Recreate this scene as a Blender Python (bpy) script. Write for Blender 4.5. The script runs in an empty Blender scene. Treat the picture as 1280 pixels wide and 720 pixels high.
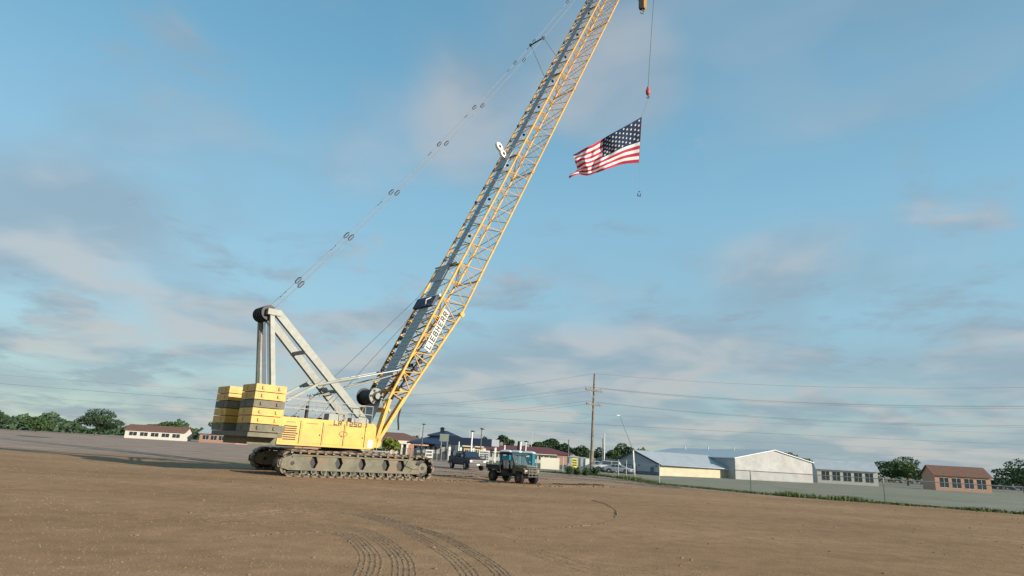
import bpy, bmesh, random
from math import *
from mathutils import Vector, Matrix
random.seed(7)
scene = bpy.context.scene
col = scene.collection

# ------------------------------------------------------------------ camera model (also used to turn measured points into metres)
FPX = 772.0; H = 1.8; PITCH = radians(15.06); ROLL = radians(3.3)
F_ = Vector((0, cos(PITCH), sin(PITCH))); R0 = Vector((1, 0, 0)); U0 = R0.cross(F_)
R_ = R0*cos(ROLL)+U0*sin(ROLL); U_ = -R0*sin(ROLL)+U0*cos(ROLL)
CAM = Vector((0, 0, H))
def ray(x, y): return F_+R_*((x-640)/FPX)+U_*((360-y)/FPX)
def at(x, y, Y): r = ray(x, y); return CAM+r*(Y/r.y)
def gnd(x, y, z=0): r = ray(x, y); return CAM+r*((z-H)/r.z)

cd = bpy.data.cameras.new('camera'); cam = bpy.data.objects.new('camera', cd); col.objects.link(cam)
cd.sensor_width = 36; cd.lens = 36*FPX/1280; cd.clip_end = 9000; cd.clip_start = .1
M = Matrix((R_, U_, -F_)).transposed().to_4x4(); M.translation = CAM
cam.matrix_world = M; scene.camera = cam

# ------------------------------------------------------------------ materials
MATS = {}
def mat(name, c, rough=.7, metal=0, nscale=4, namt=.12, bump=0, bscale=30, spec=.4, c2=None, dirt=0):
    if name in MATS: return MATS[name]
    m = bpy.data.materials.new(name); m.use_nodes = True; nt = m.node_tree; N = nt.nodes; L = nt.links
    b = N['Principled BSDF']; b.inputs['Roughness'].default_value = rough; b.inputs['Metallic'].default_value = metal
    b.inputs['Specular IOR Level'].default_value = spec
    tc = N.new('ShaderNodeTexCoord')
    n = N.new('ShaderNodeTexNoise'); n.inputs['Scale'].default_value = nscale; n.inputs['Detail'].default_value = 6; n.inputs['Roughness'].default_value = .65
    L.new(tc.outputs['Object'], n.inputs['Vector'])
    r = N.new('ShaderNodeValToRGB'); r.color_ramp.elements[0].position = .3; r.color_ramp.elements[1].position = .7
    lo = c2 if c2 else tuple(v*(1-namt*1.6) for v in c); hi = c if c2 else tuple(min(1, v*(1+namt)) for v in c)
    r.color_ramp.elements[0].color = (*lo, 1); r.color_ramp.elements[1].color = (*hi, 1)
    L.new(n.outputs['Fac'], r.inputs['Fac']); out = r.outputs['Color']
    if dirt:
        n2 = N.new('ShaderNodeTexNoise'); n2.inputs['Scale'].default_value = 1.3; n2.inputs['Detail'].default_value = 8
        L.new(tc.outputs['Object'], n2.inputs['Vector'])
        r2 = N.new('ShaderNodeValToRGB'); r2.color_ramp.elements[0].position = .5; r2.color_ramp.elements[1].position = .72
        r2.color_ramp.elements[0].color = (0, 0, 0, 1); r2.color_ramp.elements[1].color = (dirt, dirt, dirt, 1)
        L.new(n2.outputs['Fac'], r2.inputs['Fac'])
        mx = N.new('ShaderNodeMix'); mx.data_type = 'RGBA'; L.new(r2.outputs['Color'], mx.inputs['Factor'])
        L.new(out, mx.inputs['A']); mx.inputs['B'].default_value = (.2, .14, .09, 1); out = mx.outputs['Result']
    L.new(out, b.inputs['Base Color'])
    if bump:
        nb = N.new('ShaderNodeTexNoise'); nb.inputs['Scale'].default_value = bscale; nb.inputs['Detail'].default_value = 5
        L.new(tc.outputs['Object'], nb.inputs['Vector'])
        bp = N.new('ShaderNodeBump'); bp.inputs['Strength'].default_value = bump; bp.inputs['Distance'].default_value = .05
        L.new(nb.outputs['Fac'], bp.inputs['Height']); L.new(bp.outputs['Normal'], b.inputs['Normal'])
    MATS[name] = m; return m
YEL = mat('crane_yellow', (.61, .345, .065), .45, dirt=.45)
YELH = mat('house_yellow', (.60, .355, .075), .42, nscale=1.5, namt=.08, dirt=.25)
STONE = mat('frame_stone_grey', (.155, .152, .112), .8, nscale=2, namt=.2, dirt=.9)
TRK = mat('track_steel', (.09, .075, .055), .75, .2, namt=.3, dirt=.7)
TRKW = mat('track_worn', (.19, .155, .11), .6, .2, namt=.3, dirt=.5)
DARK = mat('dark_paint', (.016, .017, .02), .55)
BLK = mat('black_rubber', (.014, .014, .015), .85, dirt=.25)
GREYST = mat('grey_steel', (.24, .26, .24), .55, .1, dirt=.3)
GALV = mat('galvanised', (.42, .44, .44), .5, .4)
GRATE = mat('walkway_grating', (.40, .43, .42), .6, .2, nscale=9, namt=.2)
NAVYBOX = mat('navy_paint', (.015, .022, .06), .4)
WHT = mat('white_paint', (.78, .78, .74), .5, dirt=.2)
CREAM = mat('cream_paint', (.72, .66, .52), .7)
ROPE = mat('wire_rope', (.05, .05, .055), .6, .5)
PEND = mat('pendant_rope', (.24, .25, .27), .6, .2)
LETG = mat('letter_grey', (.05, .055, .05), .5)
RED = mat('hook_red', (.42, .07, .08), .5)
GLASS = mat('dark_glass', (.02, .03, .035), .08, spec=.8, namt=.02)
TINT = mat('blue_glass', (.02, .04, .06), .12, spec=.5, namt=.02)
WOOD = mat('weathered_wood', (.19, .17, .14), .9, nscale=3, namt=.35, bump=.3)

# ------------------------------------------------------------------ mesh builder
class MB:
    def __init__(s): s.v = []; s.f = []; s.m = []; s.sm = []
    def add(s, vs, fs, mi=0, smooth=False, X=None):
        b = len(s.v); s.v += [(X @ Vector(q)) if X is not None else Vector(q) for q in vs]
        for f in fs: s.f.append([b+i for i in f]); s.m.append(mi); s.sm.append(smooth)
    def box(s, x0, x1, y0, y1, z0, z1, mi=0, X=None):
        vs = [(x, y, z) for x in (x0, x1) for y in (y0, y1) for z in (z0, z1)]
        s.add(vs, [(0,1,3,2),(4,6,7,5),(0,4,5,1),(2,3,7,6),(0,2,6,4),(1,5,7,3)], mi, False, X)
    def tube(s, p, q, r, r2=None, n=6, mi=0, X=None, cap=True):
        p = Vector(p); q = Vector(q); d = q-p
        if d.length < 1e-6: return
        if r2 is None: r2 = r
        z = d.normalized(); a = z.orthogonal().normalized(); b = z.cross(a)
        vs = []
        for P, R in ((p, r), (q, r2)):
            for i in range(n):
                t = 2*pi*i/n; vs.append(P+a*(R*cos(t))+b*(R*sin(t)))
        fs = [(i, (i+1) % n, n+(i+1) % n, n+i) for i in range(n)]
        s.add(vs, fs, mi, n > 5, X)
        if cap: s.add(vs, [tuple(reversed(range(n))), tuple(range(n, 2*n))], mi, False, X)
    def beam(s, p, q, w, h, up=(0, 0, 1), mi=0, X=None):
        p = Vector(p); q = Vector(q); d = (q-p).normalized(); up = Vector(up)
        sd = d.cross(up).normalized(); u2 = sd.cross(d).normalized()
        vs = []
        for P in (p, q):
            for a, b in ((-1, -1), (1, -1), (1, 1), (-1, 1)): vs.append(P+sd*(a*w/2)+u2*(b*h/2))
        s.add(vs, [(3,2,1,0),(4,5,6,7),(0,1,5,4),(1,2,6,5),(2,3,7,6),(3,0,4,7)], mi, False, X)
    def prism(s, poly, y0, y1, mi=0, X=None, smooth=False):     # poly in x,z ; extruded along y
        n = len(poly); vs = [(x, y0, z) for x, z in poly]+[(x, y1, z) for x, z in poly]
        s.add(vs, [tuple(range(n)), tuple(reversed(range(n, 2*n)))], mi, False, X)
        s.add(vs, [(i, n+i, n+(i+1) % n, (i+1) % n) for i in range(n)], mi, smooth, X)
    def disc(s, c, axis, r, w, n=20, mi=0, X=None, r_in=0):
        c = Vector(c); ax = Vector(axis).normalized()
        s.tube(c-ax*w/2, c+ax*w/2, r, n=n, mi=mi, X=X)
    def path(s, pts, r, n=5, mi=0, X=None):
        for a, b in zip(pts, pts[1:]): s.tube(a, b, r, n=n, mi=mi, X=X, cap=False)
    def build(s, name, m, parent=None, fix=True, loc=None):
        me = bpy.data.meshes.new(name); me.from_pydata([tuple(v) for v in s.v], [], s.f)
        for k in (m if isinstance(m, (list, tuple)) else [m]): me.materials.append(k)
        me.polygons.foreach_set('material_index', s.m); me.polygons.foreach_set('use_smooth', s.sm)
        if fix:
            bm = bmesh.new(); bm.from_mesh(me); bmesh.ops.recalc_face_normals(bm, faces=bm.faces); bm.to_mesh(me); bm.free()
        me.update()
        o = bpy.data.objects.new(name, me); col.objects.link(o)
        if parent: o.parent = parent
        if loc is not None: o.location = loc
        return o
def empty(name, loc=(0, 0, 0), rz=0):
    o = bpy.data.objects.new(name, None); col.objects.link(o); o.location = loc; o.rotation_euler.z = rz; o.empty_display_size = .5; return o
def tag(o, label=None, cat=None, group=None, kind=None):
    if label: o['label'] = label
    if cat: o['category'] = cat
    if group: o['group'] = group
    if kind: o['kind'] = kind
    return o
def copy_tree(o, parent=None):
    c = o.copy(); col.objects.link(c); c.parent = parent
    for ch in list(o.children): copy_tree(ch, c)
    return c
GLY = {'L': [(0,1,0,0),(0,0,1,0)], 'I': [(.5,0,.5,1)], 'E': [(0,0,0,1),(0,1,1,1),(0,.5,.9,.5),(0,0,1,0)], 'B': [(0,0,0,1),(0,1,.85,1),(0,.5,.95,.5),(0,0,1,0),(.88,.5,.88,1),(1,0,1,.5)], 'H': [(0,0,0,1),(1,0,1,1),(0,.5,1,.5)],
 'R': [(0,0,0,1),(0,1,1,1),(1,1,1,.48),(0,.48,1,.48),(.45,.48,1,0)], '1': [(.5,0,.5,1),(.15,.85,.5,1)], '2': [(0,1,1,1),(1,1,1,.5),(1,.5,0,.5),(0,.5,0,0),(0,0,1,0)], '5': [(1,1,0,1),(0,1,0,.5),(0,.5,1,.5),(1,.5,1,0),(1,0,0,0)], '0': [(0,0,0,1),(0,1,1,1),(1,1,1,0),(1,0,0,0)], '.': [(.45,0,.55,0)], ' ': []}
def letters(mb, s, width, height, stroke, fn, up, gap=.32):
    # fn(u, v, w) maps letter-plane metres (w = out of the plane) to the model
    adv = [(.42 if c in 'I. ' else 1) for c in s]; tot = sum(adv)+gap*(len(s)-1); k = width/tot; x = -width/2
    for c, a in zip(s, adv):
        w_ = a*k
        for j, (x0, y0, x1, y1) in enumerate(GLY[c]):
            f = lambda px, py: (x+stroke/2+px*max(w_-stroke, .001), -height/2+stroke/2+py*(height-stroke))
            (ax, ay), (bx, by) = f(x0, y0), f(x1, y1); dx, dy = bx-ax, by-ay; l = hypot(dx, dy) or 1; dx, dy = dx/l, dy/l; e = stroke/2
            ax -= dx*e; ay -= dy*e; bx += dx*e; by += dy*e; nx, ny = -dy*e, dx*e; z = .004+.0013*j
            q = [(ax+nx, ay+ny), (bx+nx, by+ny), (bx-nx, by-ny), (ax-nx, ay-ny)]
            mb.add([fn(u, v, z) for u, v in q]+[fn(u, v, 0) for u, v in q], [(0, 1, 2, 3), (0, 4, 5, 1), (1, 5, 6, 2), (2, 6, 7, 3), (3, 7, 4, 0)])
        x += w_+gap*k
def bars(mb, x0, x1, z0, z1, y, mi, rows=2, seed=1):   # unreadable lettering seen only as dark strokes
    rd = random.Random(seed)
    for k in range(rows):
        zt = z1-(z1-z0)*(k+.15)/rows; zb = z1-(z1-z0)*(k+.8)/rows; x = x0
        while x < x1:
            w = rd.uniform(.05, .13)*(x1-x0); mb.box(x, min(x+w, x1), y, y+.006, zb, zt, mi); x += w*1.35

def sm(a, b, x):
    t = max(0, min(1, (x-a)/(b-a))); return t*t*(3-2*t)
def gz(x, y): return -1.25*max(0, min(1, (y-79)/71))*sm(4, 32, x)

# ------------------------------------------------------------------ ground
def grid_sheet(name, xs, ys, off, m, zf=None):
    v = [(x, y, (zf(x, y) if zf else gz(x, y))+off) for y in ys for x in xs]; n = len(xs)
    f = [(j*n+i, j*n+i+1, (j+1)*n+i+1, (j+1)*n+i) for j in range(len(ys)-1) for i in range(n-1)]
    me = bpy.data.meshes.new(name); me.from_pydata(v, [], f); me.materials.append(m)
    for p in me.polygons: p.use_smooth = True
    o = bpy.data.objects.new(name, me); col.objects.link(o); o['kind'] = 'structure'; return o
def soil_mat():
    m = bpy.data.materials.new('yard_soil'); m.use_nodes = True; nt = m.node_tree; N = nt.nodes; L = nt.links
    b = N['Principled BSDF']; b.inputs['Roughness'].default_value = .95; b.inputs['Specular IOR Level'].default_value = .15
    tc = N.new('ShaderNodeTexCoord'); mp = N.new('ShaderNodeMapping'); L.new(tc.outputs['Object'], mp.inputs['Vector'])
    mp.inputs['Scale'].default_value = (.5, 1.3, 1)
    def noise(sc, det, src, rough=.6):
        n = N.new('ShaderNodeTexNoise'); n.inputs['Scale'].default_value = sc; n.inputs['Detail'].default_value = det; n.inputs['Roughness'].default_value = rough
        L.new(src, n.inputs['Vector']); return n.outputs['Fac']
    def ramp(f, p0, c0, p1, c1):
        r = N.new('ShaderNodeValToRGB'); e = r.color_ramp.elements; e[0].position = p0; e[1].position = p1; e[0].color = (*c0, 1); e[1].color = (*c1, 1)
        L.new(f, r.inputs['Fac']); return r.outputs['Color']
    def mix(f, a, b2, typ='MIX', fac=None):
        x = N.new('ShaderNodeMix'); x.data_type = 'RGBA'; x.blend_type = typ
        if f is not None: L.new(f, x.inputs['Factor'])
        else: x.inputs['Factor'].default_value = fac
        L.new(a, x.inputs['A']); L.new(b2, x.inputs['B']); return x.outputs['Result']
    O = tc.outputs['Object']
    base = ramp(noise(.12, 5, mp.outputs['Vector']), .35, (.285, .175, .093), .65, (.395, .253, .143))
    mid = ramp(noise(1.6, 6, O), .35, (.66, .64, .62), .7, (1.15, 1.13, 1.10))
    fine = ramp(noise(26, 4, O, .8), .32, (.42, .40, .38), .70, (1.5, 1.48, 1.45))
    c = mix(None, mix(None, base, mid, 'MULTIPLY', .55), fine, 'MULTIPLY', .75)
    # paler worn traffic lane further out
    sx = N.new('ShaderNodeSeparateXYZ'); L.new(O, sx.inputs[0])
    mr = N.new('ShaderNodeMapRange'); mr.inputs['From Min'].default_value = 43; mr.inputs['From Max'].default_value = 60
    n4 = N.new('ShaderNodeMath'); n4.operation = 'MULTIPLY_ADD'; n4.inputs[1].default_value = 26; L.new(noise(.09, 3, O), n4.inputs[0]); 
    L.new(sx.outputs['Y'], n4.inputs[2]); 
    n5 = N.new('ShaderNodeMath'); n5.operation = 'SUBTRACT'; n5.inputs[1].default_value = 13; L.new(n4.outputs[0], n5.inputs[0]); L.new(n5.outputs[0], mr.inputs['Value'])
    pale = ramp(noise(.35, 6, mp.outputs['Vector']), .35, (.235, .175, .135), .65, (.37, .29, .24))
    c = mix(mr.outputs[0], c, mix(None, pale, fine, 'MULTIPLY', .5))
    L.new(c, b.inputs['Base Color'])
    bp = N.new('ShaderNodeBump'); bp.inputs['Strength'].default_value = .55; bp.inputs['Distance'].default_value = .035
    ad = N.new('ShaderNodeMath'); L.new(noise(22, 6, O, .75), ad.inputs[0]); L.new(noise(3, 4, O), ad.inputs[1]); L.new(ad.outputs[0], bp.inputs['Height'])
    L.new(bp.outputs['Normal'], b.inputs['Normal']); return m
SOIL = soil_mat()
def zig(a, b, st):
    o = [a]
    while o[-1]+st < b: o.append(o[-1]+st)
    return o+[b]
xs = [-4000, -1500, -500, -250]+zig(-130, 130, 2.5)+[250, 500, 1500, 4000]
ys = [-400, -60]+zig(-4, 230, 2.0)+[400, 900, 2000, 5000]
rg = random.Random(3)
def gfine(x, y):
    e = .035*sin(x*.31+1.3*sin(y*.17))*sin(y*.23+.6)+.02*sin(x*.9+y*.4)*sin(y*.7-x*.2)
    k = sm(12, 22, y)*(1-sm(50, 60, y))
    return gz(x, y)+e*k*(.4 if abs(x+10) < 8 and 30 < y < 48 else 1)
grid_sheet('ground', xs, ys, 0, SOIL, gfine)
lawn = mat('dry_lawn', (.13, .145, .07), .95, nscale=.6, namt=.35, bump=.6, bscale=6, c2=(.085, .105, .045))
lot = mat('grey_gravel_lot', (.28, .255, .205), .95, nscale=.11, c2=(.15, .165, .085), bump=.4, bscale=12)
asph = mat('asphalt', (.055, .055, .058), .9, nscale=2, namt=.2)

# ------------------------------------------------------------------ fence line
FL = [(-95, 268), (-48, 215), (-30, 173), (-10.9, 114.7), (0, 88), (4.2, 77.5), (7.2, 75.8), (10.9, 75.4), (12.9, 71), (13.5, 65), (14.0, 57), (19, 49), (34, 40), (60, 31), (90, 22)]
def fl_pts(step):
    out = []; carry = 0
    for (a, b) in zip(FL, FL[1:]):
        a = Vector(a); b = Vector(b); L = (b-a).length; t = carry
        while t < L: out.append(a+(b-a)*(t/L)); t += step
        carry = t-L
    return out
def behind(x_off0, x_off1, i0, i1, name, m, off):     # ribbon on the far side of the fence line
    v = []; f = []
    pts = FL[i0:i1]
    ss = []
    for (a, b) in zip(pts, pts[1:]):
        for k in range(6): t = k/6; ss.append((a[0]+(b[0]-a[0])*t, a[1]+(b[1]-a[1])*t))
    ss.append(pts[-1])
    K = 12
    for i, p in enumerate(ss):
        a = Vector(ss[max(0, i-1)]); b = Vector(ss[min(len(ss)-1, i+1)]); d = (b-a).normalized(); n = Vector((-d.y, d.x))
        n = Vector((.5, .86))
        for k in range(K+1):
            q = Vector(p)+n*(x_off0+(x_off1-x_off0)*k/K); v.append((q.x, q.y, gz(q.x, q.y)+off))
    for i in range(len(ss)-1):
        for k in range(K): f.append((i*(K+1)+k, (i+1)*(K+1)+k, (i+1)*(K+1)+k+1, i*(K+1)+k+1))
    me = bpy.data.meshes.new(name); me.from_pydata(v, [], f); me.materials.append(m)
    o = bpy.data.objects.new(name, me); col.objects.link(o); o['kind'] = 'structure'; return o
behind(.2, 60, 0, 5, 'lawn', lawn, .03)
behind(.2, 260, 4, 15, 'parking_lot', lot, .045)

MESHM = bpy.data.materials.new('chain_link'); MESHM.use_nodes = True
nt = MESHM.node_tree; b = nt.nodes['Principled BSDF']; b.inputs['Base Color'].default_value = (.42, .44, .43, 1); b.inputs['Metallic'].default_value = .5; b.inputs['Roughness'].default_value = .5
tc = nt.nodes.new('ShaderNodeTexCoord'); 
def wave(rot):
    mp = nt.nodes.new('ShaderNodeMapping'); mp.inputs['Rotation'].default_value = (0, 0, rot); mp.inputs['Scale'].default_value = (14, 14, 14)
    nt.links.new(tc.outputs['UV'], mp.inputs['Vector'])
    s = nt.nodes.new('ShaderNodeSeparateXYZ'); nt.links.new(mp.outputs[0], s.inputs[0])
    f = nt.nodes.new('ShaderNodeMath'); f.operation = 'FRACT'; nt.links.new(s.outputs['X'], f.inputs[0])
    g = nt.nodes.new('ShaderNodeMath'); g.operation = 'LESS_THAN'; g.inputs[1].default_value = .09; nt.links.new(f.outputs[0], g.inputs[0]); return g.outputs[0]
mxn = nt.nodes.new('ShaderNodeMath'); mxn.operation = 'MAXIMUM'; nt.links.new(wave(pi/4), mxn.inputs[0]); nt.links.new(wave(-pi/4), mxn.inputs[1])
nt.links.new(mxn.outputs[0], b.inputs['Alpha'])

def fence(i0, i1, label, hgt=1.85, step=3.05):
    root = empty('chain_link_fence', (FL[i0][0], FL[i0][1], 0)); O = Vector((FL[i0][0], FL[i0][1], 0))
    tag(root, label, 'fence', 'chain link fences round the yard')
    rail = MB(); v = []; f = []; uv = []; s = 0
    for (a, b) in zip(FL[i0:i1], FL[i0+1:i1+1]):
        a = Vector((*a, gz(*a))); b = Vector((*b, gz(*b))); L = (b-a).length
        rail.tube(a-O+Vector((0, 0, hgt)), b-O+Vector((0, 0, hgt)), .028, n=5)
        k = len(v); v += [a-O+Vector((0, 0, .04)), b-O+Vector((0, 0, .04)), b-O+Vector((0, 0, hgt)), a-O+Vector((0, 0, hgt))]
        f.append((k, k+1, k+2, k+3)); uv += [(s, 0), (s+L, 0), (s+L, hgt), (s, hgt)]
        s += L
        np_ = max(1, round(L/step)); 
        for j in range(np_):
            p = a+(b-a)*(j/np_); mb = MB(); mb.tube((0, 0, -.1), (0, 0, hgt+.05), .042, n=6); mb.tube((0, 0, hgt+.05), (0, 0, hgt+.1), .05, .01, n=6)
            mb.build('post', GALV, root, loc=p-O)
    rail.build('top_rail', GALV, root)
    me = bpy.data.meshes.new('wire_mesh'); me.from_pydata([tuple(q) for q in v], [], f); l = me.uv_layers.new(name='UVMap')
    for i, q in enumerate(uv): l.data[i].uv = q
    me.materials.append(MESHM); o = bpy.data.objects.new('wire_mesh', me); col.objects.link(o); o.parent = root
fence(0, 4, 'long chain link fence on the left before the brown roofed building', step=3.6)
fence(4, 9, 'chain link fence behind the teal toilets and the white banner, up to the wooden pole', step=3.4)
fence(9, 14, 'chain link fence on the right before the grey metal building', hgt=1.6, step=7.5)

# ------------------------------------------------------------------ crane
AZ = radians(43.8); EL = radians(64.5); BW = 2.8; BT = 2.07
C0 = Vector((-10.12, 40.11, 0))
crane = empty('crawler_crane', C0, AZ)
tag(crane, 'huge yellow crawler crane with raised lattice boom parked on brown gravel', 'crane')
Pb = Vector((1.8, 0, 4.0)); ub = Vector((cos(EL), 0, sin(EL))); tb = Vector((-sin(EL), 0, cos(EL)))
def B(s, y, d): return Pb+ub*s+Vector((0, y, 0))+tb*d
def crane_world(p): return C0+Matrix.Rotation(AZ, 3, 'Z') @ Vector(p)
# crawlers
CR = radians(32)-AZ
def crawler(side, lab):
    X = Matrix.Rotation(CR, 4, 'Z') @ Matrix.Translation((0, side*3.5, 0))
    fr = MB()
    fr.box(-3.9, 3.6, -.25, .25, .42, 1.12, 0, X)                  # recessed web
    for x0, x1 in ((-3.75, -2.9), (-2.45, -1.5), (-1.05, -.15), (.3, 1.25), (1.75, 2.15), (2.7, 3.3)):
        for y0, y1 in ((-.46, -.25), (.25, .46)):
            sl = .13
            fr.prism([(x0-sl, .46), (x1+sl, .46), (x1, .78), (x1+sl, 1.1), (x0-sl, 1.1), (x0, .78)], y0, y1, 0, X)
    fr.box(-4.0, 3.7, -.5, .5, .34, .47, 0, X)
    fr.box(-3.9, 2.9, -.5, .5, 1.08, 1.17, 0, X)
    for y0, y1 in ((-.52, -.44), (.44, .52)):                         # tension yokes
        fr.prism([(2.9, 1.17), (3.05, 1.17), (3.35, .85), (4.0, .78), (4.0, .62), (3.2, .62), (2.7, .8)], y0, y1, 0, X)
        fr.prism([(3.0, .42), (3.15, .6), (3.9, .6), (3.8, .42)], y0, y1, 0, X)
        fr.prism([(2.75, 1.17), (3.05, 1.32), (3.2, 1.32), (3.15, 1.17)], y0, y1, 0, X)
        fr.prism([(-4.0, .34), (-4.6, .5), (-4.6, .85), (-3.9, 1.12)], y0, y1, 0, X)
    root = fr.build('crawler', STONE, crane); root['label'] = lab
    for x in (-2.67, -1.27, .07, 1.5, 2.42): dk = MB(); dk.box(x-.28, x+.28, -.27, .27, .5, 1.06, 0, X); dk.build('frame_gap_shade', DARK, root)  # dark blocks set between the side panels, painting the recesses as shade
    dk = MB(); dk.box(-3.6, 3.3, -.3, .3, .13, .335, 0, X); dk.build('roller_gap_shade', DARK, root)  # dark backing added behind the rollers so their gaps look shaded
    # track
    r = .62; hz = .70; xe = 3.82; pts = []; peri = []
    N = 42
    Ltop = 2*xe; arc = pi*r; tot = 2*Ltop+2*arc
    def pos(s):
        s %= tot
        if s < Ltop:
            x = -xe+s; return x, hz+r-.035*sin(pi*s/Ltop)*abs(sin(3*pi*s/Ltop))-.0, 0.0
        s -= Ltop
        if s < arc: t = s/r; return xe+r*sin(t), hz+r*cos(t), -t
        s -= arc
        if s < Ltop: return xe-s, hz-r, -pi
        s -= Ltop; t = s/r; return -xe-r*sin(t), hz-r*cos(t), -pi-t
    tk = MB()
    for i in range(N):
        s = i*tot/N; x, z, t = pos(s+.01); w = tot/N*.46
        Y = X @ Matrix.Translation((x, 0, z)) @ Matrix.Rotation(-t, 4, 'Y')
        tk.box(-w, w, -.6, .6, -.03, .045, 0, Y)                     # shoe plate
        tk.prism([(-w, .045), (-w+.10, .1), (w-.16, .1), (w-.05, .045)], -.6, .6, 1, Y)
        tk.box(-w*.9, -w*.35, -.6, -.44, -.10, -.03, 1, Y); tk.box(-w*.9, -w*.35, .44, .6, -.10, -.03, 1, Y)
        tk.box(-.06, .06, -.16, .16, -.15, -.03, 0, Y)
        tk.box(-w-.05, w+.05, -.32, -.2, -.09, -.03, 0, Y); tk.box(-w-.05, w+.05, .2, .32, -.09, -.03, 0, Y)
    tk.build('track', [TRK, TRKW], root)
    for x, nm, rr in ((xe, 'idler', .5), (-xe, 'sprocket', .5)):
        w = MB(); w.disc((x, 0, hz), (0, 1, 0), rr, .56, 24, 0, X)
        w.disc((x, 0, hz), (0, 1, 0), .36, .74, 20, 2, X); w.disc((x, 0, hz), (0, 1, 0), .29, 1.06, 20, 1, X); w.disc((x, 0, hz), (0, 1, 0), .1, 1.12, 10, 2, X)
        for k in range(12):
            a = 2*pi*k/12; w.beam((x+rr*.96*cos(a), 0, hz+rr*.96*sin(a)), (x+(rr+.07)*cos(a), 0, hz+(rr+.07)*sin(a)), .5, .12, (0, 1, 0), 0, X)
        w.build(nm, [DARK, STONE, DARK], root)
    for k in range(12):
        x = -3.15+k*.55; w = MB(); w.disc((x, 0, .29), (0, 1, 0), .17, .9, 14, 0, X); w.disc((x, 0, .29), (0, 1, 0), .075, 1.02, 8, 1, X)
        w.build('track_roller', [STONE, DARK], root)
        if k % 4 == 1:
            w = MB(); w.disc((x, 0, 1.2), (0, 1, 0), .09, .7, 10, 0, X); w.build('carrier_roller', STONE, root)
crawler(-1, 'near crawler with stone grey side frame'); crawler(1, 'far crawler behind the near one')
# undercarriage
mb = MB(); X = Matrix.Rotation(CR, 4, 'Z')
mb.box(-1.5, 1.5, -1.6, 1.6, .5, 1.25, 0, X)
for sx in (-1.2, 1.2): mb.box(sx-.35, sx+.35, -3.2, 3.2, .55, 1.1, 0, X)
mb.build('carbody', STONE, crane)
mb = MB(); mb.disc((0, 0, 1.37), (0, 0, 1), 1.35, .26, 40); mb.disc((0, 0, 1.5), (0, 0, 1), 1.2, .12, 40); mb.build('slewing_ring', DARK, crane)
# superstructure
def house_side(sy, nm='engine_housing'):
    y0, y1 = (-1.76, -.72) if sy < 0 else (.72, 1.76)
    mb = MB(); prof = [(-5.0, 1.62), (1.0, 1.60), (1.3, 1.72), (1.3, 2.95), (1.12, 3.15), (-5.0, 3.15)]
    mb.prism(prof, y0, y1, 0)
    h = mb.build(nm, YELH, crane)
    e = -1 if sy < 0 else 1; yf = 1.76*e
    for x0, x1 in ((-4.9, -3.75), (-3.7, -2.35), (-2.3, -.95), (-.9, .5)):
        d = MB(); a, b2 = sorted((yf, yf+.018*e)); d.box(x0+.05, x1-.02, a, b2, 1.78, 2.86, 0); d.build('housing_door', YELH, h)
        d = MB(); a, b2 = sorted((yf, yf+.03*e)); d.box(x1-.18, x1-.10, a, b2+.0, 2.22, 2.30, 0); d.box(x0+.3, x1-.3, a, b2, 2.875, 2.895, 0); d.box(x1+.0, x1+.025, a, b2, 1.70, 3.0, 0); d.build('door_latch', DARK, h)
    d = MB()
    for k in range(7): a, b2 = sorted((yf+.02*e, yf+.04*e)); d.box(-4.7, -3.95, a, b2, 1.9+k*.12, 1.96+k*.12)
    d.build('louvre', DARK, h)
    return h
hs = house_side(-1); house_side(1)
mb = MB(); letters(mb, 'LR 1250.1', 2.35, .25, .048, lambda u, v, w: (-.5+u, -1.781-w, 3.03+v), None, .3); mb.build('model_lettering', LETG, hs)
mb = MB(); mb.box(.78, 1.12, -1.775, -1.762, 1.72, 2.16); mb.build('notice_plate', WHT, hs)
mb = MB()
for k in range(24):
    a = 2*pi*k/24; a2 = 2*pi*(k+1)/24
    mb.tube((-.98+.26*cos(a), -1.79, 2.42+.14*sin(a)), (-.98+.26*cos(a2), -1.79, 2.42+.14*sin(a2)), .02, n=4)
mb.build('oval_emblem', RED, hs)
mb = MB(); mb.box(-5.4, 1.0, -.72, .72, 1.55, 2.35); mb.box(.9, 2.0, -1.5, -1.3, 1.7, 2.3); mb.box(.9, 2.0, 1.3, 1.5, 1.7, 2.3)
mb.box(-6.6, -5.0, -1.7, 1.7, 1.55, 2.2)
mb.build('slewing_platform', STONE, crane)
mb = MB(); mb.box(.2, 2.9, -2.1, -1.78, 1.5, 1.545); mb.box(1.32, 1.9, -1.7, -.5, 1.5, 1.56)
for x in (1.36, 1.55): mb.beam((x, -1.6, 1.56), (x, -1.6, 2.0), .03, .03, (1, 0, 0))
mb.build('side_catwalk', GREYST, crane)
# railing on the housing roof
mb = MB()
for y in (-1.68, -.8):
    for x in (-4.8, -3.6, -2.4, -1.2, 0.0, .95): mb.tube((x, y, 3.15), (x, y, 4.2), .022, n=5)
    for z in (3.68, 4.2): mb.tube((-4.8, y, z), (.95, y, z), .022, n=5)
for x in (.95, -4.8):
    for z in (3.68, 4.2): mb.tube((x, -1.68, z), (x, -.8, z), .022, n=5)
mb.build('handrail', GALV, crane)
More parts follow.
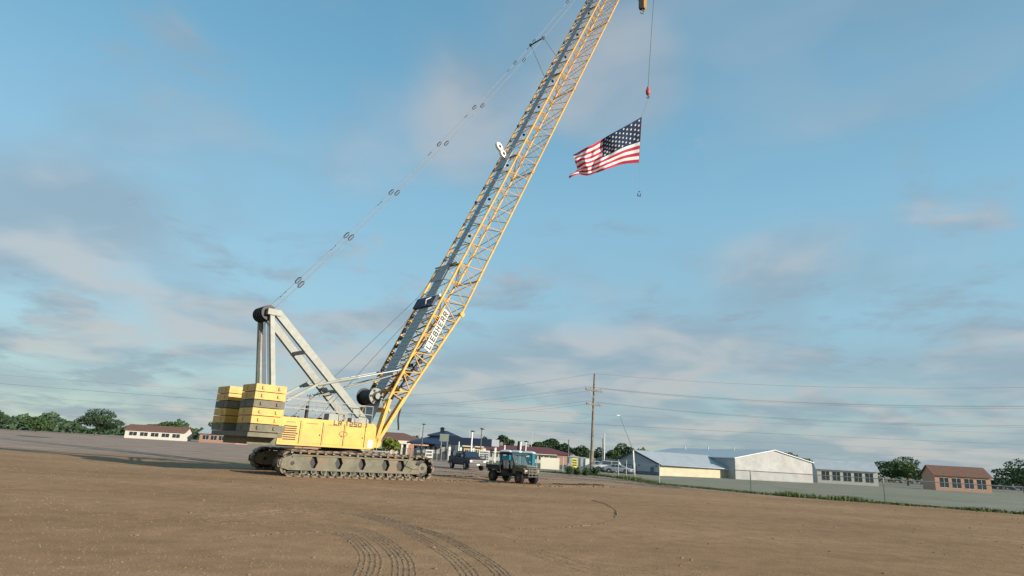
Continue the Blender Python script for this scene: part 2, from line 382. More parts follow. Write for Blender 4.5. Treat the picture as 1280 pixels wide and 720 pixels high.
# small roof equipment
mb = MB(); mb.box(-1.9, -1.0, -1.5, -.9, 3.16, 3.55); mb.build('air_filter', GREYST, crane); mb = MB(); mb.box(-.3, .5, -1.4, -.9, 3.16, 3.42); mb.build('toolbox', GREYST, crane); mb = MB(); mb.prism([(.15, 3.16), (1.0, 3.16), (1.0, 3.3), (.6, 3.75), (.4, 3.75)], -1.25, -1.0); mb.build('step_bracket', GREYST, crane); mb = MB(); mb.tube((-3.2, -1.2, 3.15), (-3.2, -1.2, 3.9), .1, n=10); mb.build('exhaust_pipe', DARK, crane)
# cab on the far side
cb = MB(); cb.prism([(1.3, 1.6), (3.0, 1.6), (3.15, 2.3), (2.85, 3.35), (1.3, 3.4)], 1.75, 2.75); cab = cb.build('operator_cab', YELH, crane)
cb = MB(); cb.prism([(1.5, 2.2), (3.0, 2.2), (2.78, 3.22), (1.5, 3.25)], 1.735, 2.765); cb.beam((3.12, 1.85, 2.32), (2.88, 1.85, 3.2), .02, .02); cb.build('cab_window', TINT, cab)
cb = MB(); cb.beam((3.09, 2.25, 1.75), (3.19, 2.25, 2.3), .85, .02, (1, 0, 0)); cb.beam((3.18, 2.25, 2.33), (2.90, 2.25, 3.28), .85, .02, (1, 0, 0)); cb.build('windscreen', TINT, cab)
cb = MB(); cb.tube((3.1, 1.8, 2.5), (3.7, 1.55, 2.5), .02, n=5); cb.box(3.62, 3.68, 1.38, 1.62, 2.15, 2.85); cb.build('mirror', WHT, cab)
# counterweight
for sy in (-1, 1):
    for k in range(6):
        mb = MB(); y0, y1 = sorted((sy*.95, sy*2.75)); mb.box(-7.0, -5.3+(.2 if k < 1 else 0), y0, y1, 2.22+k*.42, 2.60+k*.42); [mb.beam((x, sy*2.75, 2.42+k*.42), (x, sy*2.83, 2.42+k*.42), .12, .16) for x in (-6.6, -5.7)]; mb.box(-7.03, -7.0, *sorted((sy*1.5, sy*1.62)), 2.3+k*.42, 2.52+k*.42)
        mb.build('counterweight_slab', YEL if k % 3 else STONE, crane)
mb = MB(); mb.box(-7.0, -5.1, -2.6, 2.6, 1.95, 2.2); mb.build('counterweight_base', STONE, crane)
# A-frame gantry
GX, GZ, GY = -6.0, 9.0, .78
mb = MB()
for sy in (-1, 1):
    mb.beam((.9, sy*1.05, 3.2), (GX+.4, sy*GY, GZ), .26, .44)
    mb.beam((-5.0, sy*1.1, 2.3), (GX, sy*GY, GZ), .22, .26, (1, 0, 0))
    mb.beam((-2.2, sy*1.0, 5.5), (-5.2, sy*1.05, 3.6), .12, .14)
mb.box(GX-.3, GX+.5, -GY-.2, GY+.2, GZ-.15, GZ+.2)
for x, z in ((-1.2, 4.95), (-3.6, 7.05)): mb.box(x-.1, x+.1, -1, 1, z-.1, z+.1)
gf = mb.build('gantry', GREYST, crane)
for k in range(6): mb = MB(); mb.disc((GX-.1, -.6+k*.24, GZ), (0, 1, 0), .45, .09, 20); mb.build('sheave', DARK, gf)
mb = MB()
for sy in (-1, 1):
    for k in range(4): mb.tube((-4.9, sy*(.15+k*.15), 2.6), (GX, sy*(.15+k*.15), GZ), .02, n=4, cap=False)
mb.build('luffing_rope', ROPE, crane)
# winches inside the platform
for x in (-3.6, -2.0):
    mb = MB(); mb.disc((x, 0, 2.75), (0, 1, 0), .42, 1.2, 20); mb.disc((x, -.62, 2.75), (0, 1, 0), .55, .06, 20); mb.disc((x, .62, 2.75), (0, 1, 0), .55, .06, 20); mb.build('winch_drum', DARK, crane)

# ---- boom
CH, LC = .088, .034
YF = 1.08
def lace(mb, s0, s1, n, bt0=BT, bt1=BT, yn=-BW/2, yf=BW/2):
    """zigzag on four faces with battens on the sides"""
    ds = (s1-s0)/n; D = lambda s: bt0+(bt1-bt0)*(s-s0)/(s1-s0); sg = lambda v: yf if v > 0 else yn
    for i in range(n):
        a = s0+i*ds; m_ = a+ds/2; b2 = a+ds
        for y in (yn, yf):
            mb.tube(B(a, y, 0), B(a, y, -D(a)), LC*.85, n=5, cap=False)
            mb.tube(B(a, y, 0), B(m_, y, -D(m_)), LC, n=5, cap=False); mb.tube(B(m_, y, -D(m_)), B(b2, y, 0), LC, n=5, cap=False)
        for d0, d1, d2 in ((0, 0, 0), (-D(a), -D(m_), -D(b2))):
            o2 = (1 if i % 2 else -1) if d0 else 1
            mb.tube(B(a, sg(-o2), d0), B(m_, sg(o2), d1), LC*.85, n=5, cap=False); mb.tube(B(m_, sg(o2), d1), B(b2, sg(-o2), d2), LC*.85, n=5, cap=False)
    # frame diagonals at both ends
    for s in (s0+.02, s1-.02): mb.tube(B(s, yn, 0), B(s, yf, -D(s)), LC, n=5, cap=False); mb.tube(B(s, yn, 0), B(s, yf, 0), LC*1.4, n=5, cap=False); mb.tube(B(s, yn, -D(s)), B(s, yf, -D(s)), LC*1.4, n=5, cap=False)
def section(name, s0, s1, n, rw=(.0), grip=True):
    root_mb = MB(); h = BW/2
    for s in (s0+.08, s1-.08):
        for y in (-h, YF):
            for d in (0, -BT): root_mb.tube(B(s-.12, y, d), B(s+.12, y, d), CH*1.45, n=8)
    root = root_mb.build(name, YEL, crane)
    for y in (-h, YF):
        for d in (0, -BT):
            c = MB(); c.tube(B(s0, y, d), B(s1, y, d), CH, n=8); c.build('chord', YEL, root)
    l = MB(); lace(l, s0, s1, n, BT, BT, -BW/2, YF); l.build('lacing', YEL, root)
    w = MB(); y0, y1 = -.42, .42
    w.beam(B(s0+.02, -.1, .13), B(s1-.02, -.1, .13), .62, .05, tuple(tb)); 
    for k in range(int((s1-s0)/.5)):
        s = s0+.25+k*.5; w.beam(B(s, -.41, .165), B(s, .21, .165), .03, .02, tuple(tb))
    w.build('walkway', GRATE, root)
    if grip:
        g = MB(); k = 0; ds = (s1-s0)/n
        for i in range(n):
            s = s0+i*ds
            g.tube(B(s, -h, .03), B(s, -.42, .1), .03, n=4); g.tube(B(s, YF, .03), B(s, .3, .1), .03, n=4)
            rr = random.Random(i+int(s0)); 
            g.box(-.09, .09, -.07, .07, -.05, .10, 0, Matrix.Translation(B(s+.5+rr.random()*.6, YF-.12-.15*rr.random(), .08)))
            if i % 2: g.box(-.09, .09, -.08, .08, -.05, .09, 0, Matrix.Translation(B(s+.9, -.75, .05)))
            g.tube(B(s+.9, .3, .05), B(s+1.3, YF, .05), .035, n=4)
        g.build('clamp', DARK, root)
        g = MB()
        for i in range(0, n, 2):
            s = s0+(i+.5)*ds; pts = [B(s, -.1+.42*cos(a), .12+.34*sin(a)) for a in [pi*j/8 for j in range(9)]]; g.path(pts, .022, 5)
            g.tube(B(s, -1.35, .08), B(s, -.42, .15), .022, n=4)
        g.build('handrail_hoop', GALV, root)
    return root
# base section
h = BW/2; sf, df = -1.9, -.62
broot = MB()
for sy in (-1, 1):
    y = sy*h
    # thick welded foot legs
    broot.beam(B(sf, y, df+.05), B(.9, y, -.02), .22, .40, (0, 1, 0)); broot.beam(B(sf, y, df-.05), B(1.6, y, -.98), .22, .34, (0, 1, 0))
    broot.tube(B(sf, y-.2, df), B(sf, y+.2, df), .3, n=16)
    broot.prism([(0, 0), (0, 0), (0, 0)], 0, 0) if False else None
broot.beam(B(.35, -h, -.4), B(.35, h, -.4), .18, .3, tuple(tb)); broot.beam(B(1.9, -h, -.5), B(1.9, h, -.5), .14, .2, tuple(tb))
boom0 = broot.build('boom_base_section', YEL, crane)
def dbase(s): return -.62-(BT-.62)*max(0, (s-sf))/(9.3-sf)
for sy in (-1, 1):
    c = MB(); c.tube(B(.2, sy*h, 0), B(12.5, sy*h, 0), CH*1.12, n=8); c.build('chord', YEL, boom0)
    c = MB(); c.tube(B(.2, sy*h, dbase(.2)), B(9.3, sy*h, -BT), CH*1.15, n=8); c.tube(B(9.3, sy*h, -BT), B(12.5, sy*h, -BT), CH, n=8)
    c.disc(B(9.3, sy*h, -BT), (0, 1, 0), .2, .3, 12); c.build('chord', YEL, boom0)
l = MB(); n_ = 5; s0 = 1.4; ds = (9.3-s0)/n_
for i in range(n_):
    a = s0+i*ds; m_ = a+ds/2; b2 = a+ds
    for y in (-h, h):
        l.tube(B(a, y, 0), B(a, y, dbase(a)), LC*1.2, n=6, cap=False); l.tube(B(a, y, 0), B(m_, y, dbase(m_)), LC*1.25, n=6, cap=False); l.tube(B(m_, y, dbase(m_)), B(b2, y, 0), LC*1.25, n=6, cap=False)
    for f_ in (lambda s: 0, dbase):
        for k in range(2):
            sa = a+k*ds/2; l.tube(B(sa, -h, f_(sa)), B(sa+ds/2, h, f_(sa+ds/2)), LC, n=5, cap=False); l.tube(B(sa, h, f_(sa)), B(sa+ds/2, -h, f_(sa+ds/2)), LC, n=5, cap=False)
    l.tube(B(b2, -h, 0), B(b2, h, dbase(b2)), LC, n=5, cap=False)
lace(l, 9.3, 12.5, 2)
l.build('lacing', YEL, boom0)
w = MB(); w.beam(B(1.5, .05, .14), B(12.5, .05, .14), 1.06, .05, tuple(tb))
for k in range(28): s = 1.7+k*.38; w.beam(B(s, -.48, .172), B(s, .58, .172), .04, .02, tuple(tb))
w.beam(B(-1.3, .25, -.2), B(.9, .25, .0), 1.7, .05, tuple(tb)); w.build('walkway', GRATE, boom0)
w = MB(); w.beam(B(11.0, .25, .2), B(12.5, .25, .2), 1.35, .05, tuple(tb)); w.build('platform', GRATE, boom0)
w = MB(); w.beam(B(8.45, .05, .24), B(9.3, .05, .24), 2.3, .2, tuple(tb)); w.build('cover_box', NAVYBOX, boom0)
w = MB(); w.beam(B(9.4, 0, .16), B(9.4, 2*0, .16+.001), .1, .1) if False else None
w.tube(B(9.42, -1.3, .2), B(9.42, 1.3, .2), .07, n=8); w.build('crossbar', WHT, boom0)
w = MB(); w.tube(B(12.5, -1.35, .2), B(12.5, 1.35, .2), .06, n=8)
w.build('crossbar', GREYST, boom0)
w = MB(); w.path([B(8.5, -.35, .34), B(8.8, -.5, .6), B(9.2, -.6, .34)], .035, 6); w.build('grab_handle', WHT, boom0)
g = MB()
for i in range(10):
    s = 1.9+i*.66; g.box(-.11, .11, -.09, .09, -.06, .12, 0, Matrix.Translation(B(s, h-.28, .05))); g.tube(B(s, .6, .05), B(s+.35, h, .05), .04, n=4)
    g.tube(B(s, -.5, .05), B(s+.3, -h, .02), .035, n=4)
for i in range(8): g.box(-.14, .14, -.12, .12, -.1, .16, 0, Matrix.Translation(B(2.2+i*.35, -.4+.5*sin(i*2.3), -.55-.1*i)))
g.tube(B(1.2, -.9, -.5), B(5.0, -.9, -1.1), .06, n=6); g.tube(B(1.2, -.6, -.6), B(5.5, -.5, -1.3), .05, n=6); g.tube(B(1.0, .3, -.5), B(7, .4, -1.5), .05, n=6)
g.build('cable_run', DARK, boom0)
for sy in (-1, 1):      # hanging foot hose
    g = MB(); q = B(1.3, -1.15 if sy < 0 else .9, -1.05)
    pts = [q+Vector((.05*sin(k*.9), 0, -.2*k)) for k in range(10)]; g.path(pts, .06 if sy < 0 else .03, 6); g.build('hanging_hose', DARK, boom0)
# name board
sb = MB(); s_mid = 6.95; d_mid = -.78; yb = -h-.13
sb.beam(B(5.25, yb, d_mid), B(8.65, yb, d_mid), .04, .56, tuple(tb)); board_ = sb.build('name_board', mat('board_dull_white', (.62, .62, .58), .6, dirt=.2), boom0)
mb = MB(); letters(mb, 'LIEBHERR', 3.15, .45, .10, lambda u, v, w: B(s_mid+u, yb-.024-w, d_mid+v), None, .3); mb.build('name_lettering', LETG, board_)
# hoist winch in the boom foot
dr = MB(); cpos = B(.95, 0, .32); dr.disc(cpos+Vector((0, .45, 0)), (0, 1, 0), .46, 1.35, 24); dr.disc(cpos+Vector((0, 1.15, 0)), (0, 1, 0), .58, .06, 24); drum = dr.build('hoist_drum', DARK, crane)
dr = MB(); dr.disc(cpos+Vector((0, -.3, 0)), (0, 1, 0), .52, .1, 24, 0); dr.disc(cpos+Vector((0, -.37, 0)), (0, 1, 0), .3, .08, 16, 1); dr.disc(cpos+Vector((0, -.47, 0)), (0, 1, 0), .2, .2, 14, 0)
for k in range(6): a = k*pi/3; dr.tube(cpos+Vector((.4*cos(a), -.36, .4*sin(a))), cpos+Vector((.4*cos(a), -.42, .4*sin(a))), .07, n=8, mi=1)
dr.build('drum_flange', [GREYST, DARK], drum)
# upper sections
section('boom_section', 12.5, 24.8, 6)
for k in range(4): section('boom_section', 24.8+k*11.8, 24.8+(k+1)*11.8-.0, 6)
TIP = 72.0
w = MB(); w.beam(B(23.3, -.05, .2), B(25.2, -.05, .2), 1.25, .05, tuple(tb)); w.build('platform', GRATE, crane)
for k, (yy, dd_) in enumerate(((.1, .5), (.12, 1.15))):
    g = MB(); c = B(25.0+k*.25, yy, dd_); ax_ = Vector((0, 1, 0))-ub*.3; g.disc(c, ax_, .42, .2, 22, 0); g.disc(c, ax_, .15, .28, 14, 1); g.tube(c, B(24.7, .0, .1), .05, n=6, mi=1)
    g.build('guide_sheave', [WHT, DARK], crane)
# head
hd = MB()
for y in (-.9, -.3, .3, .9): hd.prism([(0, 0)]*3, 0, 0) if False else hd.beam(B(TIP, y, -1.0), B(TIP+2.0, y, -1.35), .08, 1.1, tuple(tb))
hd.beam(B(TIP, -h, -.1), B(TIP, YF, -.1), .3, .3, tuple(tb)); hd.beam(B(TIP, -h, -BT), B(TIP, YF, -BT), .3, .3, tuple(tb))
head = hd.build('boom_head', YEL, crane)
for k in range(6): g = MB(); g.disc(B(TIP+1.7, -.75+k*.3, -1.5), (0, 1, 0), .48, .09, 20); g.build('head_sheave', DARK, head)
g = MB(); g.disc(B(TIP+.6, -.2, .4), (0, 1, 0), .48, .09, 20); g.disc(B(TIP+.6, .2, .4), (0, 1, 0), .48, .09, 20); g.build('top_sheave', DARK, head)
# pendants
for sy in (-1, 1):
    G = Vector((GX, sy*.75, GZ+.1)); T = B(TIP, sy*.9, .15)
    def pend(k): p = G+(T-G)*k; return p+Vector((0, 0, -2.45*4*k*(1-k)))
    m_ = MB(); ks = [i/26 for i in range(27)]
    m_.path([pend(k) for k in ks], .028, 5); pr = m_.build('pendant', PEND, crane)
    for k in (.045, .12, .2, .30, .385, .50, .56, .68, .8, .9):
        k += .006*sy; c = MB(); a = pend(k-.0045); b2 = pend(k+.0045); d = (b2-a).normalized(); sd = d.cross(Vector((0, 1, 0))).normalized()*.085
        loop = [a, a+d*.12+sd, b2-d*.12+sd, b2, b2-d*.12-sd, a+d*.12-sd, a]
        c.path(loop, .032, 5); c.build('pendant_link', DARK, pr)
    c = MB(); kk = .555; c.tube(pend(kk), B(37.4, -h if sy < 0 else YF, .1), .022, n=4); c.disc(pend(kk), (0, 1, 0), .16, .12, 10); c.build('support_wire', ROPE, pr)
    if sy == -1: pa = pend(kk)
    else: pbb = pend(kk); c = MB(); c.tube(pa, pbb, .07, n=6); c.build('spreader_bar', DARK, crane)
# backstops
for sy in (-1, 1):
    c = MB(); a = Vector((-2.6, sy*1.0, 5.2)); b2 = B(3.1, sy*1.25, .1); m_ = a+(b2-a)*.45; c.tube(a, m_, .10, n=8, mi=0); c.tube(m_, b2, .045, n=8, mi=1); c.build('backstop', [GREYST, GALV], crane)
    c = MB(); a = Vector((-2.2, sy*.55, 4.6)); c.tube(a, B(2.6, sy*.6, .2), .05, n=6); c.build('backstop_strut', GREYST, crane)
# hoist ropes from the house up along the boom
for y, y2, s1 in ((1.05, .9, 9.4), (-.2, .5, 7.2)):
    c = MB(); y2 = y2*.4-.2; a = Vector((-3.4 if y > 0 else -2.0, y*.4, 3.1)); b2 = B(s1, 1.35 if y > 0 else 1.0, .35); c.tube(a, b2, .022, n=4); c.path([b2, B(s1+2.5, y2, .45), B(TIP+.6, y2, .5)], .012, 4); c.build('hoist_rope', ROPE, crane)

# ------------------------------------------------------------------ hook block, ball and flag
HP = crane_world(B(TIP+1.7, 0, -2.0)); YT = HP.y
ht = at(803, 12, YT)
hb = empty('hook_block', (ht.x, ht.y, ht.z)); tag(hb, 'yellow and black hook block hanging under the boom tip at the top edge', 'hook block')
mb = MB(); mb.prism([(-.42, .35), (-.3, .05), (.25, .05), (.42, .35), (.42, 1.7), (.25, 2.0), (-.25, 2.0), (-.42, 1.7)], -.22, .22); mb.build('block_housing', DARK, hb)
mb = MB(); mb.prism([(.12, .1), (.3, .1), (.47, .4), (.47, 1.75), (.28, 2.03), (.12, 2.03)], -.26, .26); mb.build('yellow_cheek', YEL, hb)
for y in (-.1, .1): mb = MB(); mb.disc((0, y, 1.55), (0, 1, 0), .5, .07, 20); mb.build('sheave', DARK, hb)
mb = MB(); mb.path([(0, 0, .05)]+[(.23*sin(a), 0, -.16-.2*(1-cos(a))+.0) for a in [pi*1.6*k/10 for k in range(11)]], .075, 8); mb.build('hook', GREYST, hb)
mb = MB()
for x in (-.3, -.1, .1, .3): mb.tube((x, 0, 1.9), Vector((HP.x+x*1.2-ht.x, HP.y-ht.y, HP.z-ht.z)), .018, n=4)
mb.build('wire_rope', ROPE, hb)
bl = at(810, 119, YT)
ball = empty('overhaul_ball', bl); tag(ball, 'small red ball hook on the thin line above the flag', 'hook')
mb = MB()
prof = [(.05, 1.15), (.13, 1.1), (.16, .85), (.25, .7), (.28, .4), (.22, .12), (.1, 0)]; n = 14
vs = [(r*cos(2*pi*i/n), r*sin(2*pi*i/n), z) for r, z in prof for i in range(n)]
mb.add(vs, [(k*n+i, k*n+(i+1) % n, (k+1)*n+(i+1) % n, (k+1)*n+i) for k in range(len(prof)-1) for i in range(n)], 0, True); mb.build('ball', RED, ball)
mb = MB(); mb.path([(0, 0, .02)]+[(.14*sin(a), 0, -.14-.13*(1-cos(a))) for a in [pi*1.6*k/10 for k in range(11)]], .05, 6); mb.build('hook', DARK, ball)
mb = MB(); top = Vector((HP.x+.9, HP.y, HP.z+1)); d = Vector((top.x-bl.x, top.y-bl.y, top.z-bl.z))
mb.path([Vector((0, 0, .9)), d*.33+Vector((-.05, 0, 0)), d*.66, d], .03, 5); mb.build('whip_line', ROPE, ball)

fa = at(802.3, 146, YT-.2); fb = at(798.7, 203.5, YT-.2); mpp = (at(803.3, 146, YT)-at(802.3, 146, YT)).length
flag = empty('flag', fb)
tag(flag, 'large United States flag streaming left below the crane hook', 'flag')
TOP = [(802.3, 146), (783, 157), (764, 167.3), (752, 174.5), (741, 181), (733, 184.3), (724, 188.5), (716, 193)]
BOT = [(798.8, 203.5), (779, 205), (763, 210), (750, 214.5), (741, 217.5), (733, 219.5), (722, 219), (711, 224)]
def crv(P, t):
    x = t*(len(P)-1); i = min(int(x), len(P)-2); f = x-i
    p0, p1, p2, p3 = P[max(0, i-1)], P[i], P[i+1], P[min(len(P)-1, i+2)]
    return [.5*((2*p1[k])+(-p0[k]+p2[k])*f+(2*p0[k]-5*p1[k]+4*p2[k]-p3[k])*f*f+(-p0[k]+3*p1[k]-3*p2[k]+p3[k])*f**3) for k in (0, 1)]
def FS(u, v):
    a = crv(TOP, u); b2 = crv(BOT, u); x = a[0]+(b2[0]-a[0])*v; y = a[1]+(b2[1]-a[1])*v
    # belly of each stripe line sags a little, and the free end folds over
    y += 3.0*sin(pi*u)*sin(pi*v)*.8
    e = sm(.62, .95, u)
    x += e*(7.5*sin(pi*v)**2+1.2*sin(v*13)); y += e*1.3*sin(v*9+u*9)
    dep = (.42*sin(u*11-v*2.6)+.22*sin(u*23+v*5+1))*sm(0, .15, u)+e*.9*sin(v*7.5+u*6)+(.2*sin((u*1.4+v*1.1)*5)+.16*sin(u*31-v*9))*sm(.1, .5, u)
    dep -= .85*sm(.70, .92, u)*(1-sm(.42, .62, v))
    return at(x, y, YT-.2-dep*.9-1.6*u)-fb
NU, NV = 104, 65
fm = MB(); vs = [FS(i/NU, j/NV) for j in range(NV+1) for i in range(NU+1)]; w1 = NU+1
fm.v = [Vector(q) for q in vs]
for j in range(NV):
    for i in range(NU):
        st = j*13//NV; can = i < NU*.4 and st < 7
        fm.f.append([j*w1+i, j*w1+i+1, (j+1)*w1+i+1, (j+1)*w1+i]); fm.m.append(2 if can else (0 if st % 2 == 0 else 1)); fm.sm.append(True)
def cloth(name, c):
    m = mat(name, c, .85, namt=.05, nscale=2); nt = m.node_tree; N = nt.nodes
    tr = N.new('ShaderNodeBsdfTranslucent'); ms = N.new('ShaderNodeMixShader'); ms.inputs[0].default_value = .3
    b = N['Principled BSDF']; src = b.inputs['Base Color'].links[0].from_socket; nt.links.new(src, tr.inputs['Color'])
    nt.links.new(b.outputs[0], ms.inputs[1]); nt.links.new(tr.outputs[0], ms.inputs[2]); nt.links.new(ms.outputs[0], N['Material Output'].inputs[0]); return m
FR, FW, FB = cloth('flag_red', (.52, .035, .07)), cloth('flag_white', (.86, .82, .80)), cloth('flag_blue', (.008, .028, .075))
st = fm
for r in range(9):
    for c_ in range(6 if r % 2 == 0 else 5):
        cu = (.4/12)*(1+2*c_+(0 if r % 2 == 0 else 1)); cv = (7/13)*(r+1)/10
        cen = FS(cu, cv); du = FS(cu+.01, cv)-FS(cu-.01, cv); dv = FS(cu, cv+.01)-FS(cu, cv-.01); nn = du.cross(dv).normalized()
        if nn.y > 0: nn = -nn
        ex = du.normalized(); ey = dv.normalized()
        for sg in (1, -1):
            pts = []
            for k in range(10):
                a = pi*k/5; R = .175 if k % 2 == 0 else .072
                pts.append(cen+nn*(.02*sg)+ex*(R*sin(a))-ey*(R*cos(a)))
            b0 = len(st.v); st.v += [cen+nn*(.02*sg)]+pts
            for k in range(10): st.f.append([b0, b0+1+k, b0+1+(k+1) % 10]); st.m.append(1); st.sm.append(False)
fm.build('flag_cloth', [FR, FW, FB], flag, fix=False)
mb = MB(); mb.path([at(810, 124, YT)-fb, fa-fb, Vector((0, 0, 0))], .03, 5); mb.build('hoist_line', PEND, flag)
mb = MB(); e = at(799, 242, YT-.2)-fb; mb.path([Vector((0, 0, 0)), e*.5+Vector((.1, 0, 0)), e], .008, 4)
mb.build('tag_line', PEND, flag)
mb = MB(); mb.path([e+Vector((-.16, 0, 0)), e+Vector((-.16, 0, -.3)), e+Vector((.16, 0, -.3)), e+Vector((.16, 0, .05))], .05, 5); mb.path([e+Vector((-.1, 0, .2)), e+Vector((.1, 0, .25))], .05, 5); mb.build('line_shackle', DARK, flag)

# ------------------------------------------------------------------ vehicles
def wheel(parent, x, y, r, w, side, rim, knob=False, name='wheel'):
    t = MB(); n = 22
    prof = [(r*.62, -w/2), (r*.93, -w/2), (r, -w*.36), (r, w*.36), (r*.93, w/2), (r*.62, w/2)]
    vs = [(R*cos(2*pi*i/n), yy, R*sin(2*pi*i/n)) for R, yy in prof for i in range(n)]
    t.add(vs, [(k*n+i, k*n+(i+1) % n, (k+1)*n+(i+1) % n, (k+1)*n+i) for k in range(5) for i in range(n)], 0, True)
    if knob:
        for i in range(n):
            a = 2*pi*i/n
            for yy in (-w*.3, w*.3): t.beam((r*.97*cos(a), yy, r*.97*sin(a)), (r*1.06*cos(a), yy, r*1.06*sin(a)), w*.3, r*.13, (0, 1, 0))
    o = t.build(name, BLK, parent, loc=(x, y, r))
    h = MB(); h.disc((0, 0, 0), (0, 1, 0), r*.63, w*.55, 18, 1)
    for i in range(6):
        a = 2*pi*i/6; h.beam((0, side*w*.36, 0), (r*.58*cos(a), side*w*.4, r*.58*sin(a)), r*.2, w*.12, (0, 1, 0), 0)
    h.disc((0, side*w*.36, 0), (0, 1, 0), r*.18, w*.2, 10, 0)
    for i in range(18):
        a = 2*pi*i/18; b2 = 2*pi*(i+1)/18; h.tube((r*.6*cos(a), side*w*.42, r*.6*sin(a)), (r*.6*cos(b2), side*w*.42, r*.6*sin(b2)), r*.045, n=5)
    h.build('rim', [rim, DARK], o)
def loft(mb, st, mi=0):   # st: (x, half width, z low, z high, half width at top)
    n = 10; vs = []
    for x, hw, zl, zh, ht in st:
        zm = zl+(zh-zl)*.55; b_ = .06
        for (y, z) in ((-hw*.93, zl), (-hw, zl+.1), (-hw, zm), (-(hw+ht)/2, zh-.06), (-ht*.92, zh), (ht*.92, zh), ((hw+ht)/2, zh-.06), (hw, zm), (hw, zl+.1), (hw*.93, zl)): vs.append((x, y, z))
    f = [(k*n+i, k*n+(i+1) % n, (k+1)*n+(i+1) % n, (k+1)*n+i) for k in range(len(st)-1) for i in range(n)]
    mb.add(vs, f, mi, False); L = len(st)-1
    mb.add(vs, [tuple(range(n)), tuple(L*n+i for i in reversed(range(n)))], mi, False)
CHROME = mat('chrome', (.75, .75, .75), .15, 1, namt=.03)
LAMP = mat('headlamp_glass', (.7, .72, .75), .12, .3, namt=.03)
TAIL = mat('tail_lamp', (.25, .01, .01), .25)
def bevel(o, w=.03, seg=2):
    m = o.modifiers.new('bevel', 'BEVEL'); m.width = w; m.segments = seg; m.limit_method = 'ANGLE'; m.angle_limit = radians(25)
def auto(kind, paint, loc, rz, label, group=None, scale=1):
    root = empty({'pickup': 'pickup_truck', 'suv': 'parked_suv', 'car': 'parked_car'}[kind], loc, rz); root.scale = (scale,)*3
    tag(root, label, {'pickup': 'pickup truck', 'suv': 'car', 'car': 'car'}[kind], group)
    rim = mat('alloy', (.45, .45, .46), .35, .7)
    if kind == 'pickup':
        L_, wr, wb, hw = 2.95, .42, (-1.95, 1.80), .98
        body = MB(); loft(body, [(-2.9, .94, .55, 1.28, .9), (-2.85, .98, .5, 1.33, .93), (-1.05, .99, .45, 1.34, .94)])
        loft(body, [(-1.0, .99, .45, 1.30, .94), (1.35, .99, .45, 1.28, .94), (1.5, .99, .48, 1.24, .93), (2.6, .96, .5, 1.16, .86), (2.85, .90, .55, 1.08, .8)])
        gh = [(-1.02, .90, 1.28, 1.80, .74), (-.8, .9, 1.28, 1.87, .76), (.4, .9, 1.28, 1.87, .76), (.62, .9, 1.28, 1.82, .76), (1.45, .9, 1.25, 1.29, .88)]
    elif kind == 'suv':
        L_, wr, wb, hw = 2.4, .37, (-1.42, 1.42), .95
        body = MB(); loft(body, [(-2.35, .86, .45, 1.02, .84), (-2.2, .93, .38, 1.1, .88), (1.2, .94, .35, 1.08, .88), (2.15, .9, .38, .98, .8), (2.38, .8, .45, .85, .74)])
        gh = [(-2.2, .84, 1.06, 1.25, .76), (-1.9, .86, 1.06, 1.68, .70), (.3, .86, 1.06, 1.70, .70), (.5, .86, 1.06, 1.62, .7), (1.3, .86, 1.04, 1.1, .84)]
    else:
        L_, wr, wb, hw = 2.3, .33, (-1.35, 1.38), .9
        body = MB(); loft(body, [(-2.3, .8, .4, .88, .76), (-2.1, .88, .3, .98, .82), (1.2, .89, .28, .95, .82), (2.1, .85, .3, .82, .74), (2.3, .74, .38, .7, .66)])
        gh = [(-1.95, .8, .94, .99, .76), (-1.1, .82, .94, 1.38, .64), (.1, .82, .94, 1.42, .64), (.35, .82, .94, 1.36, .64), (1.25, .82, .92, .97, .8)]
    bo = body.build('body', paint, root); bevel(bo)
    cb = MB(); loft(cb, gh); c = cb.build('cabin', paint, root); bevel(c, .04)
    # glass as raised panels following the cabin sides
    g = MB(); zt = gh[1][3]-.07; zb = gh[0][2]+.06; x0 = gh[1][0]+.1; x1 = gh[3][0]; x2 = gh[4][0]-.18
    hwb, hwt = gh[1][1]*1.0+.012, gh[1][4]+.025
    def yat(z): 
        t = (z-gh[0][2])/(gh[1][3]-gh[0][2]); zm = .55
        return hwb if t < zm else hwb+(((gh[1][1]+gh[1][4])/2+.012)-hwb)*(t-zm)/(1-zm)
    xm = (x0+x1)/2
    for sy in (-1, 1):
        for a0, a1, b0, b1 in ((x0, xm-.04, x0+.03, xm-.04), (xm+.04, x2-.12, xm+.04, x1-.02)):
            zmm = gh[0][2]+.55*(gh[1][3]-gh[0][2])
            tt = (zmm-zb)/(zt-zb); am = a0+(b0-a0)*tt; a1m = a1+(b1-a1)*tt
            g.add([(a0, sy*yat(zb), zb), (a1, sy*yat(zb), zb), (a1m, sy*yat(zmm), zmm), (b1, sy*(yat(zt)), zt), (b0, sy*(yat(zt)), zt), (am, sy*yat(zmm), zmm)], [(0, 1, 2, 5), (5, 2, 3, 4)], 0)
    g.build('side_window', GLASS, root)
    g = MB(); a = gh[3]; b_ = gh[4]; e = .018
    g.add([(a[0]+.06, -a[4]*.88, a[3]-.01+e), (a[0]+.06, a[4]*.88, a[3]-.01+e), (b_[0]-.06, b_[4]*.88, b_[3]+.045), (b_[0]-.06, -b_[4]*.88, b_[3]+.045)], [(0, 1, 2, 3)]); g.build('windscreen', TINT, root)
    g = MB(); a = gh[1]; b_ = gh[0]
    g.add([(a[0]-.04, -a[4]*.85, a[3]-.08), (a[0]-.04, a[4]*.85, a[3]-.08), (b_[0]-.015, b_[4]*.9, b_[3]-.04+(0 if kind != 'pickup' else -.35)), (b_[0]-.015, -b_[4]*.9, b_[3]-.04+(0 if kind != 'pickup' else -.35))], [(0, 1, 2, 3)]); g.build('rear_window', GLASS, root)
